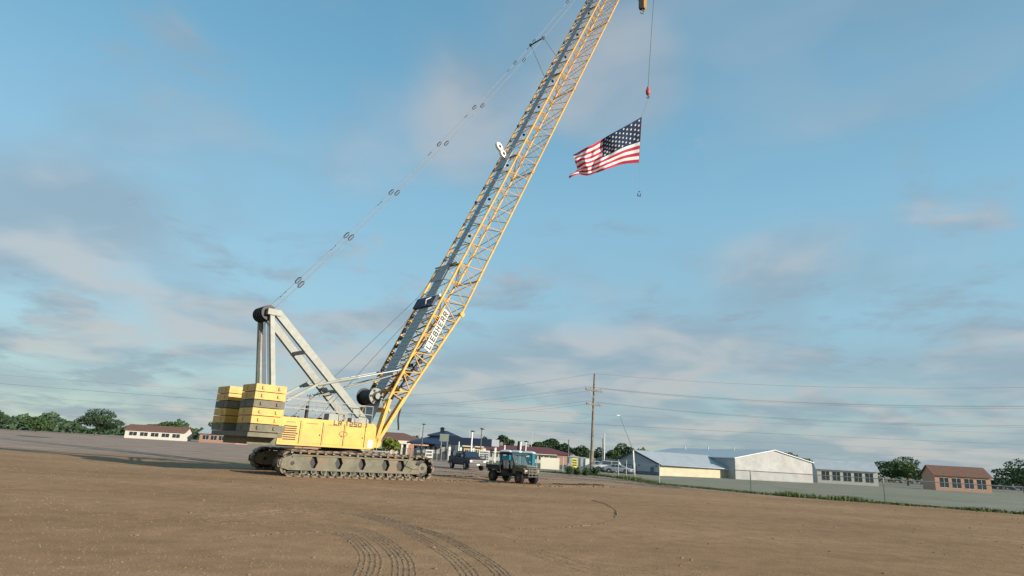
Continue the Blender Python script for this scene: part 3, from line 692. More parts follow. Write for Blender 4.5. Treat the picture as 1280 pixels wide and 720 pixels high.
    for x in wb:
        for sy in (-1, 1):
            d = MB(); d.disc((x, sy*(hw-.06), wr+.03), (0, 1, 0), wr*1.17, .14, 22); d.build('wheel_arch', DARK, root)
            wheel(root, x, sy*(hw-.09), wr, .27, sy, rim)
    zg = body.v and gh[4][2]
    if kind == 'pickup':
        g = MB(); g.box(2.8, 2.9, -.62, .62, .72, 1.04, 0); g.build('grille', CHROME, root)
        g = MB()
        for z in (.78, .86, .94): g.box(2.9, 2.915, -.56, .56, z, z+.045)
        g.build('grille_slot', DARK, root)
        g = MB(); g.prism([(2.75, .48), (2.98, .5), (3.0, .66), (2.8, .7)], -.96, .96); g.build('front_bumper', CHROME, root)
        g = MB(); g.box(2.98, 3.0, -.17, .17, .52, .64); g.build('number_plate', WHT, root)
        for sy in (-1, 1): g = MB(); y0, y1 = sorted((sy*.64, sy*.9)); g.box(2.68, 2.885, y0, y1, .78, 1.02); g.build('headlight', LAMP, root)
        for sy in (-1, 1): g = MB(); y0, y1 = sorted((sy*.88, sy*.97)); g.box(-2.93, -2.86, y0, y1, .85, 1.25); g.build('tail_light', TAIL, root)
        g = MB(); g.box(-3.0, -2.88, -.95, .95, .5, .68); g.build('rear_bumper', DARK, root)
        g = MB(); g.box(-2.82, -1.1, -.84, .84, 1.345, 1.38); g.build('bed_cover', DARK, root)
        for sy in (-1, 1): g = MB(); y0, y1 = sorted((sy*.98, sy*1.2)); g.box(1.05, 1.17, y0, y1, 1.28, 1.5); g.build('mirror', DARK, root)
    else:
        xf = L_
        g = MB(); g.box(xf-.12, xf+.01, -.5, .5, .42, .62); g.build('grille', DARK, root)
        for sy in (-1, 1): g = MB(); y0, y1 = sorted((sy*.5, sy*.74)); g.box(xf-.3, xf-.02, y0, y1, .6, .74); g.build('headlight', LAMP, root)
        for sy in (-1, 1): g = MB(); y0, y1 = sorted((sy*.6, sy*.82)); g.box(-xf-.02, -xf+.1, y0, y1, .68, .9); g.build('tail_light', TAIL, root)
    for sy in (-1, 1):
        g = MB()
        for x in ((-.95, .3, 1.3) if kind == 'pickup' else (-.9, .15, 1.1)): y0, y1 = sorted((sy*(hw+.004), sy*(hw+.01))); g.box(x, x+.015, y0, y1, .55, gh[0][2]-.15)
        for x in ((-.7, .55) if kind == 'pickup' else (-.7, .35)): y0, y1 = sorted((sy*(hw), sy*(hw+.03))); g.box(x, x+.18, y0, y1, gh[0][2]-.28, gh[0][2]-.24)
        g.build('door_handle', DARK, root)
    return root
DBLUE = mat('truck_dark_paint', (.010, .011, .034), .45, 0, namt=.05, spec=.25, dirt=.05)
SILV = mat('silver_paint', (.50, .52, .54), .3, .4, namt=.04); WHP = mat('white_car_paint', (.75, .76, .77), .3, namt=.03); DSIL = mat('steel_blue_paint', (.20, .25, .30), .3, .4, namt=.04)
td = atan2(67.72-71.81, -3.66+5.79)
auto('pickup', DBLUE, (-3.75, 68.9, 0), td-.02, 'dark crew cab pickup truck with chrome front behind the utility vehicle', scale=1.0)
def car_at(px, py, Y, kind, paint, rz, label, sc=1):
    p = at(px, py, Y); auto(kind, paint, (p.x, p.y, gz(p.x, p.y)+.05), rz, label, 'cars parked in front of the grey building', sc)
car_at(747, 584, 108, 'suv', WHP, radians(150), 'white wagon parked leftmost, just right of the wooden utility pole')
car_at(757, 584, 106, 'suv', SILV, radians(190), 'silver sport utility parked second right of the wooden pole', 1.1)
car_at(765, 584, 112, 'car', DSIL, radians(-35), 'low steel blue saloon squeezed between the silver one and the bright silver one')
car_at(773.5, 584, 103, 'car', SILV, radians(-25), 'bright silver saloon parked rightmost, beside the blue door of the grey building', 1.0)

# utility vehicle
ud = atan2(42.6-44.51, 1.19+.64)
utv = empty('utility_vehicle', (.82, 43.9, 0), ud); tag(utv, 'green and black off road utility vehicle with cargo bed and dark green roof', 'utility vehicle')
UGR = mat('utv_green', (.02, .035, .015), .5, c2=(.06, .055, .03), nscale=3); UROOF = mat('utv_roof', (.008, .035, .032), .4)
UTAN = mat('utv_tan', (.15, .125, .07), .6, c2=(.035, .045, .02), nscale=5)
for x in (-1.3, 1.25):
    for sy in (-1, 1): wheel(utv, x, sy*.66, .35, .29, sy, mat('utv_rim', (.12, .11, .09), .5, .3), True)
mb = MB(); mb.box(-1.6, 1.5, -.5, .5, .42, .56); mb.box(-.55, .65, -.68, .68, .40, .58); mb.tube((-1.3, -.6, .36), (-1.3, .6, .36), .06, n=8); mb.tube((1.25, -.6, .36), (1.25, .6, .36), .05, n=8)
for x in (-1.3, 1.25):
    for sy in (-1, 1): mb.tube((x+.1, sy*.3, .9), (x, sy*.55, .4), .045, n=8)
mb.build('chassis', DARK, utv)
bd = MB(); bd.box(-2.0, -.62, -.72, .72, .80, .86); bd.box(-2.0, -.62, -.74, -.70, .80, 1.06); bd.box(-2.0, -.62, .70, .74, .80, 1.06); bd.box(-2.02, -1.97, -.72, .72, .80, 1.06); bd.box(-.66, -.62, -.72, .72, .8, 1.1); b_ = bd.build('cargo_bed', DARK, utv)
mb = MB(); mb.prism([(-1.78, .80), (-1.62, .88), (-.98, .88), (-.8, .80), (-.8, .62), (-.9, .62), (-1.02, .76), (-1.6, .76), (-1.7, .62), (-1.78, .62)], -.78, -.5); mb.prism([(-1.78, .80), (-1.62, .88), (-.98, .88), (-.8, .80), (-.8, .62), (-.9, .62), (-1.02, .76), (-1.6, .76), (-1.7, .62), (-1.78, .62)], .5, .78); mb.build('rear_fender', UGR, utv)
mb = MB(); mb.prism([(.72, .55), (.72, .98), (.95, 1.08), (1.6, .98), (1.75, .86), (1.78, .62), (1.6, .6), (1.55, .74), (1.0, .76), (.9, .55)], -.74, -.42); mb.prism([(.72, .55), (.72, .98), (.95, 1.08), (1.6, .98), (1.75, .86), (1.78, .62), (1.6, .6), (1.55, .74), (1.0, .76), (.9, .55)], .42, .74)
mb.prism([(.72, .55), (.72, 1.06), (.98, 1.13), (1.62, 1.02), (1.8, .88), (1.82, .58)], -.42, .42); hd2 = mb.build('hood', UTAN, utv); bevel(hd2, .03)
for sy in (-1, 1): mb = MB(); y0, y1 = sorted((sy*.46, sy*.68)); mb.box(1.7, 1.79, y0, y1, .74, .86); mb.build('headlight', LAMP, utv)
mb = MB()
for z in (.45, .62, .80, .98): mb.tube((1.93, -.5, z), (1.93, .5, z), .028, n=6)
for y in (-.5, -.18, .18, .5): mb.tube((1.93, y, .42), (1.93, y, 1.0), .028, n=6); mb.tube((1.93, y, .62), (1.7, y, .6), .025, n=6)
mb.build('brush_guard', mat('rack_grey', (.12, .12, .11), .6), utv)
mb = MB()
for z in (1.14,):
    for y in (-.5, -.25, 0, .25, .5): mb.tube((1.0, y, z+.05), (1.75, y, z-.02), .018, n=5)
    for x in (1.0, 1.37, 1.75): mb.tube((x, -.5, z+.04-(x-1)*.08), (x, .5, z+.04-(x-1)*.08), .022, n=5)
mb.build('front_rack', GREYST, utv)
for y in (-.34, .34):
    mb = MB(); mb.box(-.5, .02, y-.26, y+.26, .68, .86); s_ = mb.build('seat', DARK, utv); bevel(s_, .04)
    mb = MB(); mb.prism([(-.5, .84), (-.36, .84), (-.46, 1.42), (-.58, 1.42)], y-.25, y+.25); s_ = mb.build('seat_back', DARK, utv); bevel(s_, .04)
mb = MB(); mb.box(-.55, .1, -.68, .68, .56, .70); mb.box(.55, .74, -.68, .68, .56, 1.1); mb.build('floor_tub', UGR, utv)
mb = MB(); mb.path([(.52+.14*cos(a)*.4, -.34+.17*sin(a), 1.16+.14*cos(a)) for a in [2*pi*k/12 for k in range(13)]], .018, 5); mb.tube((.52, -.34, 1.16), (.7, -.34, .98), .02, n=5); mb.build('steering_wheel', DARK, utv)
mb = MB()
for sy in (-1, 1):
    mb.path([(-.62, sy*.68, .6), (-.64, sy*.68, 1.2), (-.55, sy*.62, 1.80), (.35, sy*.62, 1.84), (.80, sy*.68, 1.10), (.85, sy*.68, .9)], .032, 7)
    mb.tube((-.05, sy*.7, .6), (-.1, sy*.63, 1.82), .026, n=6)
for x, z in ((-.55, 1.8), (.35, 1.84), (-.62, 1.3)): mb.tube((x, -.64, z), (x, .64, z), .03, n=6)
mb.build('roll_cage', DARK, utv)
mb = MB(); mb.prism([(-.74, 1.76), (-.70, 1.90), (-.2, 1.96), (.3, 1.955), (.54, 1.88), (.56, 1.76), (.5, 1.76), (.3, 1.85), (-.2, 1.86), (-.66, 1.82)], -.74, .74); r_ = mb.build('roof', UROOF, utv); bevel(r_, .02)
mb = MB(); mb.beam((.36, 0, 1.82), (.79, 0, 1.13), .012, 1.22, (0, 1, 0)); 
WS = bpy.data.materials.new('clear_shield'); WS.use_nodes = True; b = WS.node_tree.nodes['Principled BSDF']; b.inputs['Base Color'].default_value = (.25, .30, .32, 1); b.inputs['Roughness'].default_value = .05; b.inputs['Alpha'].default_value = .13
mb.build('windshield', WS, utv)
mb = MB(); mb.box(-1.85, -1.2, -.45, .1, .86, 1.05); mb.box(-1.1, -.8, .0, .5, .86, 1.12); c = mb.build('toolbox', DARK, utv)

# ------------------------------------------------------------------ portable toilets
TEAL = mat('toilet_teal', (.015, .13, .18), .45, namt=.05); TROOF = mat('toilet_roof', (.45, .52, .54), .5); TDOOR = mat('toilet_door', (.02, .17, .22), .45)
def toilet(loc, rz, label):
    root = empty('portable_toilet', loc, rz); tag(root, label, 'portable toilet', 'portable toilets behind the utility vehicle')
    mb = MB(); mb.box(-.58, .58, -.58, .58, .14, 2.05); o = mb.build('cabin', TEAL, root); bevel(o, .03)
    mb = MB()
    for sx in (-1, 1):
        for sy in (-1, 1): mb.box(sx*.56-.045, sx*.56+.045, sy*.56-.045, sy*.56+.045, .14, 2.08)
    for k in range(4): mb.box(-.595, -.583, -.42+k*.25, -.32+k*.25, .3, 1.7); mb.box(.583, .595, -.42+k*.25, -.32+k*.25, .3, 1.7)
    mb.build('corner_post', TDOOR, root)
    mb = MB(); mb.box(-.60, .60, -.60, .60, 0, .14); mb.build('skid_base', DARK, root)
    mb = MB(); mb.box(-.40, .40, -.605, -.575, .2, 1.95); d = mb.build('door', TDOOR, root)
    mb = MB(); mb.box(.28, .34, -.625, -.605, 1.0, 1.14); mb.box(-.2, .2, -.612, -.605, 1.62, 1.8); mb.build('door_latch', WHT, d)
    mb = MB()
    for x in range(3): mb.box(-.3, .3, -.61, -.604, 1.84+x*.035, 1.855+x*.035)
    mb.build('door_vent', DARK, d)
    mb = MB(); n = 8; vs = []
    for k, (e, z) in enumerate(((.64, 2.04), (.64, 2.10), (.55, 2.19), (.38, 2.27), (.15, 2.30))):
        vs += [(-e, -e, z), (e, -e, z), (e, e, z), (-e, e, z)]
    mb.add(vs, [(k*4+i, k*4+(i+1) % 4, (k+1)*4+(i+1) % 4, (k+1)*4+i) for k in range(4) for i in range(4)]+[(16, 17, 18, 19), (3, 2, 1, 0)]); mb.build('roof', TROOF, root)
    mb = MB(); mb.tube((.35, .4, 2.1), (.35, .4, 2.42), .05, n=8); mb.build('vent_pipe', DARK, root)
    return root
for px, rz, lb in ((632.5, .30, 'leftmost of the three teal portable toilets, seen through the utility vehicle'), (645, .26, 'middle one of the three teal portable toilets'), (660.5, .42, 'rightmost teal portable toilet, with its lit side clear of the utility vehicle')):
    g_ = at(px, 588, 74.5); toilet((g_.x, g_.y, 0), rz-.75, lb)

# ------------------------------------------------------------------ signs
def board(name, px0, py0, px1, py1, Y, m, label, cat, legs=True, bar=None, rz=0, thick=.04, zlow=None, two=2):
    a = at(px0, py1, Y); b2 = at(px1, py1, Y); c = at((px0+px1)/2, py0, Y); cb = at((px0+px1)/2, py1, Y); wd = (b2-a).length; hg = c.z-cb.z
    g0 = gz(cb.x, cb.y); root = empty(name, (cb.x, cb.y, g0), rz); tag(root, label, cat)
    z0 = cb.z-g0; mb = MB(); mb.box(-wd/2, wd/2, -thick/2, thick/2, z0, z0+hg); o = mb.build('panel', m, root)
    if legs:
        for x in (-wd/2+.08, wd/2-.08): mb = MB(); mb.box(x-.04, x+.04, thick/2+.002, thick/2+.08, -.1, z0+hg*.9); mb.build('post', GALV, root)
    if bar: mb = MB(); bars(mb, -wd/2*.8, wd/2*.8, z0+hg*.12, z0+hg*.92, -thick/2-.008, 0, two, bar); mb.build('lettering', LETG, o)
    return root
board('banner', 675.5, 572.2, 699.0, 586.6, 75.4, mat('banner_cloth', (.80, .76, .62), .8, namt=.04), 'blank cream banner tied on the chain link fence right of the toilets', 'banner', legs=False, rz=-.12)
board('notice_sign', 531.5, 562.3, 540.5, 572.2, 110, WHT, 'white notice sign with dark lettering on the fence in front of the crawler tip', 'sign', bar=3)
board('information_board', 598, 563, 611.5, 577, 92, mat('board_white', (.62, .64, .62), .6), 'pale board with lines of writing standing behind the pickup bonnet', 'sign', bar=5, two=4)
board('yellow_sign', 714.6, 573, 721.4, 584.5, 86, mat('sign_yellow', (.85, .75, .03), .5), 'yellow sign standing left of the utility pole in front of the trailer', 'sign', bar=8, two=3)

# ------------------------------------------------------------------ buildings
BRICK = mat('brick', (.34, .16, .11), .9, nscale=8, namt=.2); BRICKL = mat('tan_brick', (.46, .27, .19), .9, nscale=8, namt=.15)
BROOF = mat('brown_roof', (.16, .085, .06), .8, nscale=2, namt=.2); MROOF = mat('maroon_roof', (.14, .035, .04), .6, nscale=2, namt=.15)
NROOF = mat('navy_roof', (.012, .022, .048), .45, namt=.1); NWALL = mat('navy_wall', (.04, .055, .09), .7)
SIGNG = mat('grey_green_panel', (.20, .24, .20), .7); WALLW = mat('pale_wall', (.55, .53, .48), .8)
GWALL = mat('grey_blue_siding', (.36, .43, .47), .6, nscale=2, namt=.06); MTROOF = mat('metal_roof', (.46, .50, .52), .45, .2, nscale=.5, namt=.08)
SHOP = mat('shop_yellow', (.60, .46, .24), .8); BDOOR = mat('blue_door', (.03, .08, .13), .5)
def bbox(px0, px1, pytop, Y, depth, z0=0):   # footprint helper
    a = at(px0, 560, Y); b2 = at(px1, 560, Y); return a.x, b2.x, at((px0+px1)/2, pytop, Y).z
def windows(root, x0, x1, y, z0, z1, n, m=GLASS, fr=True, name='window'):
    w_ = (x1-x0)/n
    for k in range(n):
        mb = MB(); mb.box(x0+w_*(k+.15), x0+w_*(k+.85), y-.03, y+.02, z0, z1); o = mb.build(name, m, root)
        if fr: mb = MB(); xa, xb = x0+w_*(k+.13), x0+w_*(k+.87); mb.box(xa, xb, y-.05, y-.034, z1, z1+.08); mb.box(xa, xb, y-.05, y-.034, z0-.08, z0); mb.box((xa+xb)/2-.03, (xa+xb)/2+.03, y-.05, y-.034, z0, z1); mb.build('frame', WHT, o)
def gable(root, x0, x1, y0, y1, ze, zr, m, ov=.5, nm='roof'):
    ym = (y0+y1)/2; mb = MB(); t = .18
    poly = [(y0-ov, ze-.1), (ym, zr), (y1+ov, ze-.1), (y1+ov, ze-.1-t), (ym, zr-t), (y0-ov, ze-.1-t)]
    vs = [(x0-ov, y, z) for y, z in poly]+[(x1+ov, y, z) for y, z in poly]
    mb.add(vs, [(0, 1, 4, 5), (1, 2, 3, 4), (11, 10, 7, 6), (10, 9, 8, 7), (0, 6, 7, 1), (1, 7, 8, 2), (3, 9, 10, 4), (4, 10, 11, 5), (0, 5, 11, 6), (2, 8, 9, 3)])
    return mb.build(nm, m, root)
def hip(root, x0, x1, y0, y1, ze, zr, m, ov=.6, inset=None):
    ym = (y0+y1)/2; ins = inset if inset else (y1-y0)/2; mb = MB()
    vs = [(x0-ov, y0-ov, ze), (x1+ov, y0-ov, ze), (x1+ov, y1+ov, ze), (x0-ov, y1+ov, ze), (x0+ins, ym, zr), (x1-ins, ym, zr), (x0-ov, y0-ov, ze-.25), (x1+ov, y0-ov, ze-.25), (x1+ov, y1+ov, ze-.25), (x0-ov, y1+ov, ze-.25)]
    mb.add(vs, [(0, 1, 5, 4), (1, 2, 5), (2, 3, 4, 5), (3, 0, 4), (0, 6, 7, 1), (1, 7, 8, 2), (2, 8, 9, 3), (3, 9, 6, 0), (9, 8, 7, 6)])
    return mb.build('roof', m, root)
# 1 brown roofed brick building (left, behind the crane)
Y = 190; x0 = at(462, 555, Y).x; x1 = at(528, 555, Y).x; zr = at(515, 545, Y).z
r = empty('brick_building', (x0, Y, 0)); tag(r, 'low brick building with brown roof and cream canopy behind the crawler tracks', 'building')
x0 -= 22; W_ = x1-x0; mb = MB(); mb.box(-22, W_-22, 0, 16, 0, 3.9); mb.build('wall', BRICKL, r); hip(r, -22, W_-22, 0, 16, 3.9, zr+.9, BROOF, .8, 7)
a0 = at(489, 555, Y-4).x-x0-22; a1 = at(511, 555, Y-4).x-x0-22
mb = MB(); mb.box(a0, a1, -5, -.9, 3.0, 3.9); cp = mb.build('canopy', CREAM, r)
for k in range(4): mb = MB(); x = a0+.3+(a1-a0-.6)*k/3; mb.box(x-.25, x+.25, -4.8, -4.3, 0, 3.0); mb.build('column', CREAM, cp)
mb = MB(); mb.box(a0+1.2, a0+4.4, -.03, .02, 0, 2.9); mb.build('doorway', DARK, r); windows(r, -20, a0-1, 0, 1.0, 2.4, 6)
# 2 navy building with cupola
Y = 150; x0 = at(536, 555, Y).x; x1 = at(575, 555, Y).x; ze = at(540, 543.5, Y).z; zr = at(553, 540.3, Y).z
r = empty('navy_building', (x0, Y, 0)); tag(r, 'dark navy two storey building with roof cupola beside the flat blue canopy', 'building'); W_ = x1-x0
mb = MB(); mb.box(0, W_*.85, 0, 9, 0, ze); mb.build('wall', NWALL, r); hip(r, 0, W_*.9, 0, 9, ze, zr+.5, NROOF, .5, 2.9)
cx = at(552.5, 540, Y+4).x-x0
mb = MB(); mb.box(cx-.45, cx+.45, 4.0, 5.0, zr-.2, zr+1.0); cu = mb.build('cupola', DARK, r); mb = MB(); mb.add([(cx-.7, 3.8, zr+1.0), (cx+.7, 3.8, zr+1.0), (cx+.7, 5.2, zr+1.0), (cx-.7, 5.2, zr+1.0), (cx, 4.5, zr+1.4)], [(0, 1, 4), (1, 2, 4), (2, 3, 4), (3, 0, 4), (3, 2, 1, 0)]); mb.build('cupola_roof', NROOF, cu)
windows(r, 1, W_*.8, 0, ze-1.35, ze-.6, 4, m=TINT)
# lower dark wing
xw0 = at(509, 555, Y-6).x-x0; xw1 = at(560, 555, Y-6).x-x0; zt = at(533, 550.5, Y-6).z
mb = MB(); vs = [(xw0, -7, zt-.55), (xw1, -7, zt-.75), (xw1, 0, zt+1.1), (xw0+4, 0, zt+1.0), (xw0, -7, zt-.85), (xw1, -7, zt-1.05), (xw1, 0, zt+.8), (xw0+4, 0, zt+.7)]
mb.add(vs, [(0, 1, 2, 3), (7, 6, 5, 4), (0, 4, 5, 1), (1, 5, 6, 2), (2, 6, 7, 3), (3, 7, 4, 0)]); mb.build('porch_roof', NROOF, r)
mb = MB(); mb.box(xw0+1.5, xw1, -5.5, -.3, 0, zt-1.2); w_ = mb.build('porch_wall', mat('dark_wall', (.07, .06, .06), .8), r)
windows(r, xw0+2, xw1-.5, -5.5, 1.2, 2.4, 6, m=mat('pale_pane', (.35, .36, .36), .3))
p0 = at(549.5, 551.5, Y-9); p1 = at(560.5, 551.5, Y-9); zt2 = at(555, 542.5, Y-9).z
sgn = empty('pole_sign', ((p0.x+p1.x)/2, Y-9, 0)); tag(sgn, 'faded grey green sign panel on two posts in front of the navy building', 'sign'); w_ = (p1.x-p0.x)/2
mb = MB(); mb.box(-w_, w_, -.15, .15, p0.z, zt2); mb.build('panel', SIGNG, sgn)
for x in (-w_*.6, w_*.75): mb = MB(); mb.tube((x, 0, 0), (x, 0, p0.z), .1, n=8); mb.build('post', GREYST, sgn)
# 3 fuel canopy
Y = 128; a = at(560.5, 556, Y); b2 = at(614.5, 556, Y); c = at(623.5, 556, Y); zt = at(585, 547.3, Y).z; zb = at(585, 556.5, Y).z
r = empty('fuel_canopy', (a.x, Y, 0)); tag(r, 'flat navy forecourt canopy with white end panel on pale columns', 'canopy'); W_ = b2.x-a.x; W2 = c.x-a.x
mb = MB(); mb.box(0, W_, 0, 9, zb, zt); mb.build('fascia', NROOF, r)
mb = MB(); mb.box(W_+.003, W2, -.02, 9, zb+.05, zt-.05); mb.build('end_panel', mat('end_panel_grey', (.42, .46, .5), .6), r)
for px in (562, 576, 592, 606, 619.5):
    x = at(px, 560, Y+.5).x-a.x; mb = MB(); mb.box(x-.2, x+.2, .8, 1.2, 0, zb); mb.build('column', WHT, r)
for k in range(3):
    x = W_*(.25+.25*k); mb = MB(); mb.box(x-.45, x+.45, 3, 3.8, .1, 1.7); mb.build('fuel_pump', GREYST, r)
# 4 shop under the canopy
Y = 142; a = at(580, 560, Y); b2 = at(604, 560, Y)
r = empty('small_shop', (a.x, Y, 0)); tag(r, 'small ochre walled shop under the flat navy canopy', 'shop'); W_ = b2.x-a.x
mb = MB(); mb.box(0, W_, 0, 6, 0, 2.9); mb.build('wall', SHOP, r); mb = MB(); mb.box(-.3, W_+.3, -.6, 6.3, 2.9, 3.15); mb.build('roof', CREAM, r); windows(r, .2, W_-.2, 0, .7, 2.3, 4)
# 5 long maroon roofed building
Y = 165; a = at(598, 560, Y); b2 = at(712, 570, Y); ze = at(690, 566.5, Y).z; zr = at(660, 558.0, Y+8).z
r = empty('maroon_roofed_building', (a.x, Y, 0)); tag(r, 'long low building with maroon roof, pale front and brick right end', 'building'); W_ = b2.x-a.x
mb = MB(); mb.box(0, W_*.86, 0, 14, 0, ze); mb.build('wall', WALLW, r)
mb = MB(); mb.box(W_*.86, W_, -.4, 14, 0, ze-.2); mb.build('brick_wall', BRICKL, r)
hip(r, 0, W_, -.2, 14, ze, zr, MROOF, .7, 5)
windows(r, 1, W_*.84, 0, .9, 2.1, 13); mb = MB(); mb.box(-.2, W_*.86, -.72, -.66, ze-.5, ze-.22); mb.build('fascia', CREAM, r)
for x in (W_*.25, W_*.55): mb = MB(); mb.box(x-.4, x+.4, 6, 7, zr-1, zr+.7); mb.build('roof_vent', GREYST, r)
# 6 trailer
Y = 108; a = at(709.5, 584, Y); b2 = at(740, 584, Y); zt = at(722, 571.8, Y).z
r = empty('site_trailer', (a.x, Y, 0), -.05); tag(r, 'grey site trailer behind the yellow sign', 'trailer'); W_ = b2.x-a.x
g0 = gz(a.x, Y)
mb = MB(); mb.box(0, W_*.72, 0, 2.6, .35, zt); mb.build('body', mat('trailer_grey', (.33, .37, .38), .6), r)
mb = MB(); mb.box(W_*.72+.003, W_, -.2, 2.5, .3, zt-.1); mb.build('white_end', WHT, r)
mb = MB(); mb.box(W_*.02, W_*.06, -.03, 0, .9, 1.9); mb.box(W_*.45, W_*.52, -.03, 0, .45, 1.95); mb.build('door', BDOOR, r)
mb = MB(); mb.box(-.1, W_*.73, -.1, 2.7, zt+.002, zt+.1); mb.build('roof', GALV, r)
mb = MB()
for x in (W_*.3, W_*.4): mb.disc((x, .1, .3), (0, 1, 0), .32, .2, 14)
mb.build('wheel', BLK, r)
# 7 grey metal building on the right
D = 165; ga = at(762, 583, 150); gb = at(825, 592, 166)
c1 = at(824.5, 590, 158); zb = gz(c1.x, c1.y)
l1 = at(763, 586, 172)
dirg = Vector((c1.x-l1.x, c1.y-l1.y, 0)); Wg = dirg.length; rz = atan2(dirg.y, dirg.x)
r = empty('metal_building', (l1.x, l1.y, zb), rz); tag(r, 'big grey blue metal building with low gable front and dark doors on the right', 'building')
pk = at(793, 563.6, (c1.y+l1.y)/2); zr = pk.z-zb; zel = at(763, 580.0, 172).z-zb; zer = at(825, 580.2, 158).z-zb; xp = Wg*.52; Lb = 46
mb = MB(); n = 5; poly = [(0, 0), (Wg, 0), (Wg, zer), (xp, zr), (0, zel)]
vs = [(x, 0, z) for x, z in poly]+[(x, Lb, z) for x, z in poly]; mb.add(vs, [tuple(range(5)), tuple(reversed(range(5, 10)))]+[(i, 5+i, 5+(i+1) % 5, (i+1) % 5) for i in (0, 4)])
mb.build('gable_wall', GWALL, r)
mb = MB()
for k in range(int(Wg/.9)):
    x = .5+k*.9; zt_ = (zel+(zr-zel)*x/xp if x < xp else zr+(zer-zr)*(x-xp)/(Wg-xp))-.35; mb.box(x-.03, x+.03, -.03, -.002, .86, zt_)
mb.build('siding_rib', GWALL, r)
mb = MB(); mb.box(Wg-.1, Wg+.05, .05, Lb, 0, zer-.02); mb.build('side_wall', mat('cream_siding', (.50, .46, .33), .7, nscale=.5, namt=.08, dirt=.15), r)
mb = MB(); mb.box(-.02, Wg+.0, -.06, -.005, 0, .85); mb.build('base_band', mat('dark_band', (.06, .09, .12), .7), r)
for sgn_, xa, za in ((-1, -.7, zel-.25), (1, Wg+1.1, zer-.35)):
    mb = MB(); vs = [(xa, -.6, za), (xp, -.6, zr+.06), (xp, Lb+.6, zr+.06), (xa, Lb+.6, za)]; vs += [(x, y, z+.16) for x, y, z in vs]
    mb.add(vs, [(0, 1, 2, 3), (7, 6, 5, 4), (0, 4, 5, 1), (1, 5, 6, 2), (2, 6, 7, 3), (3, 7, 4, 0)])
    for k in range(40): y = -.4+k*Lb/39; mb.beam((xa, y, za+.19), (xp, y, zr+.25), .07, .06)
    mb.build('roof', MTROOF, r)
    mb = MB(); mb.beam((xa, -.64, za+.02), (xp, -.64, zr+.08), .1, .34, (0, 0, 1)); mb.build('barge_board', mat('bargeboard', (.035, .05, .07), .6), r)
for x0_, x1_, z1_ in ((.31, .37, 2.35), (.47, .55, 2.2), (.83, .90, 2.0)):
    mb = MB(); mb.box(Wg*x0_, Wg*x1_, -.10, -.06, 0, z1_); dd = mb.build('door', BDOOR, r); mb = MB(); mb.box(Wg*x1_-.3, Wg*x1_-.2, -.13, -.10, 1, 1.1); mb.build('handle', GALV, dd)
for x_ in (.41, .6, .93): mb = MB(); mb.box(Wg*x_, Wg*x_+.4, -.2, -.01, 2.1, 2.35); mb.build('wall_lamp', DARK, r)
mb = MB(); mb.box(Wg+1.0, Wg+14, 14, Lb, zer-2.7+2.0, zr+.6) if False else None
# taller hall behind
h0 = at(800, 572, 215); h1 = at(843, 572, 196); rz2 = atan2(h1.y-h0.y, h1.x-h0.x); r2 = empty('metal_hall', (h0.x, h0.y, -1.2), rz2); tag(r2, 'taller pale metal hall behind the grey gable building at the right', 'building')
zh = at(802, 567.5, 215).z+1.2; zrr = at(812, 558.6, 222).z+1.2
mb = MB(); pl_ = [(0, 0), (26, 0), (26, zh-.15), (13, zrr-.25), (0, zh-.15)]; vs = [(x, y, z) for x in (0, 48) for y, z in pl_]
mb.add(vs, [(0, 1, 2, 3, 4), (9, 8, 7, 6, 5)]+[(i, 5+i, 5+(i+1) % 5, (i+1) % 5) for i in (0, 1, 4)]); mb.build('wall', mat('hall_siding', (.36, .37, .37), .7, nscale=.4, namt=.12, dirt=.2), r2); gable(r2, 0, 48, 0, 26, zh, zrr, MTROOF, .4)
for k in range(4): mb = MB(); mb.box(6+k*11, 9.5+k*11, -.06, -.01, 0, 3); mb.build('roller_door', GALV, r2); zh = zrr-.6
mb = MB()
for k in range(3): mb.tube((10+k*12, 11, zh), (10+k*12, 11, zh+1.2), .15, n=8)
mb.build('roof_vent', GALV, r2)

def house(px, pyr, Y, wd_m, dp, m, rm, label, rz=0, name='house'):
    p = at(px, 570, Y); g0 = gz(p.x, Y); t = at(px, pyr, Y).z-g0; r = empty(name, (p.x, Y, g0), rz); tag(r, label, 'house'); ze = t*.62
    mb = MB(); pl = [(0, -.2), (dp, -.2), (dp, ze-.1), (dp/2, t-.2), (0, ze-.1)]; vs = [(x, y, z) for x in (0, wd_m) for y, z in pl]
    mb.add(vs, [(0, 1, 2, 3, 4), (9, 8, 7, 6, 5)]+[(i, 5+i, 5+(i+1) % 5, (i+1) % 5) for i in (0, 1, 4)]); mb.build('wall', m, r); gable(r, 0, wd_m, 0, dp, ze, t, rm, .45)
    windows(r, .8, wd_m-.8, 0, .9, ze-.7, max(2, int(wd_m/3.2)))
house(150, 529, 210, 18, 9, WALLW, BROOF, 'pale house with brown roof among the trees on the far left', .2)
house(245, 533, 215, 13, 8, BRICKL, MTROOF, 'brick house with grey metal roof left of the counterweight', -.1)
house(1020, 574, 190, 16, 9, WALLW, MTROOF, 'pale house with grey roof beyond the lot on the right', -.3)
house(1165, 581, 180, 14, 8, BRICKL, BROOF, 'brick house with brown roof near the right edge', -.2)
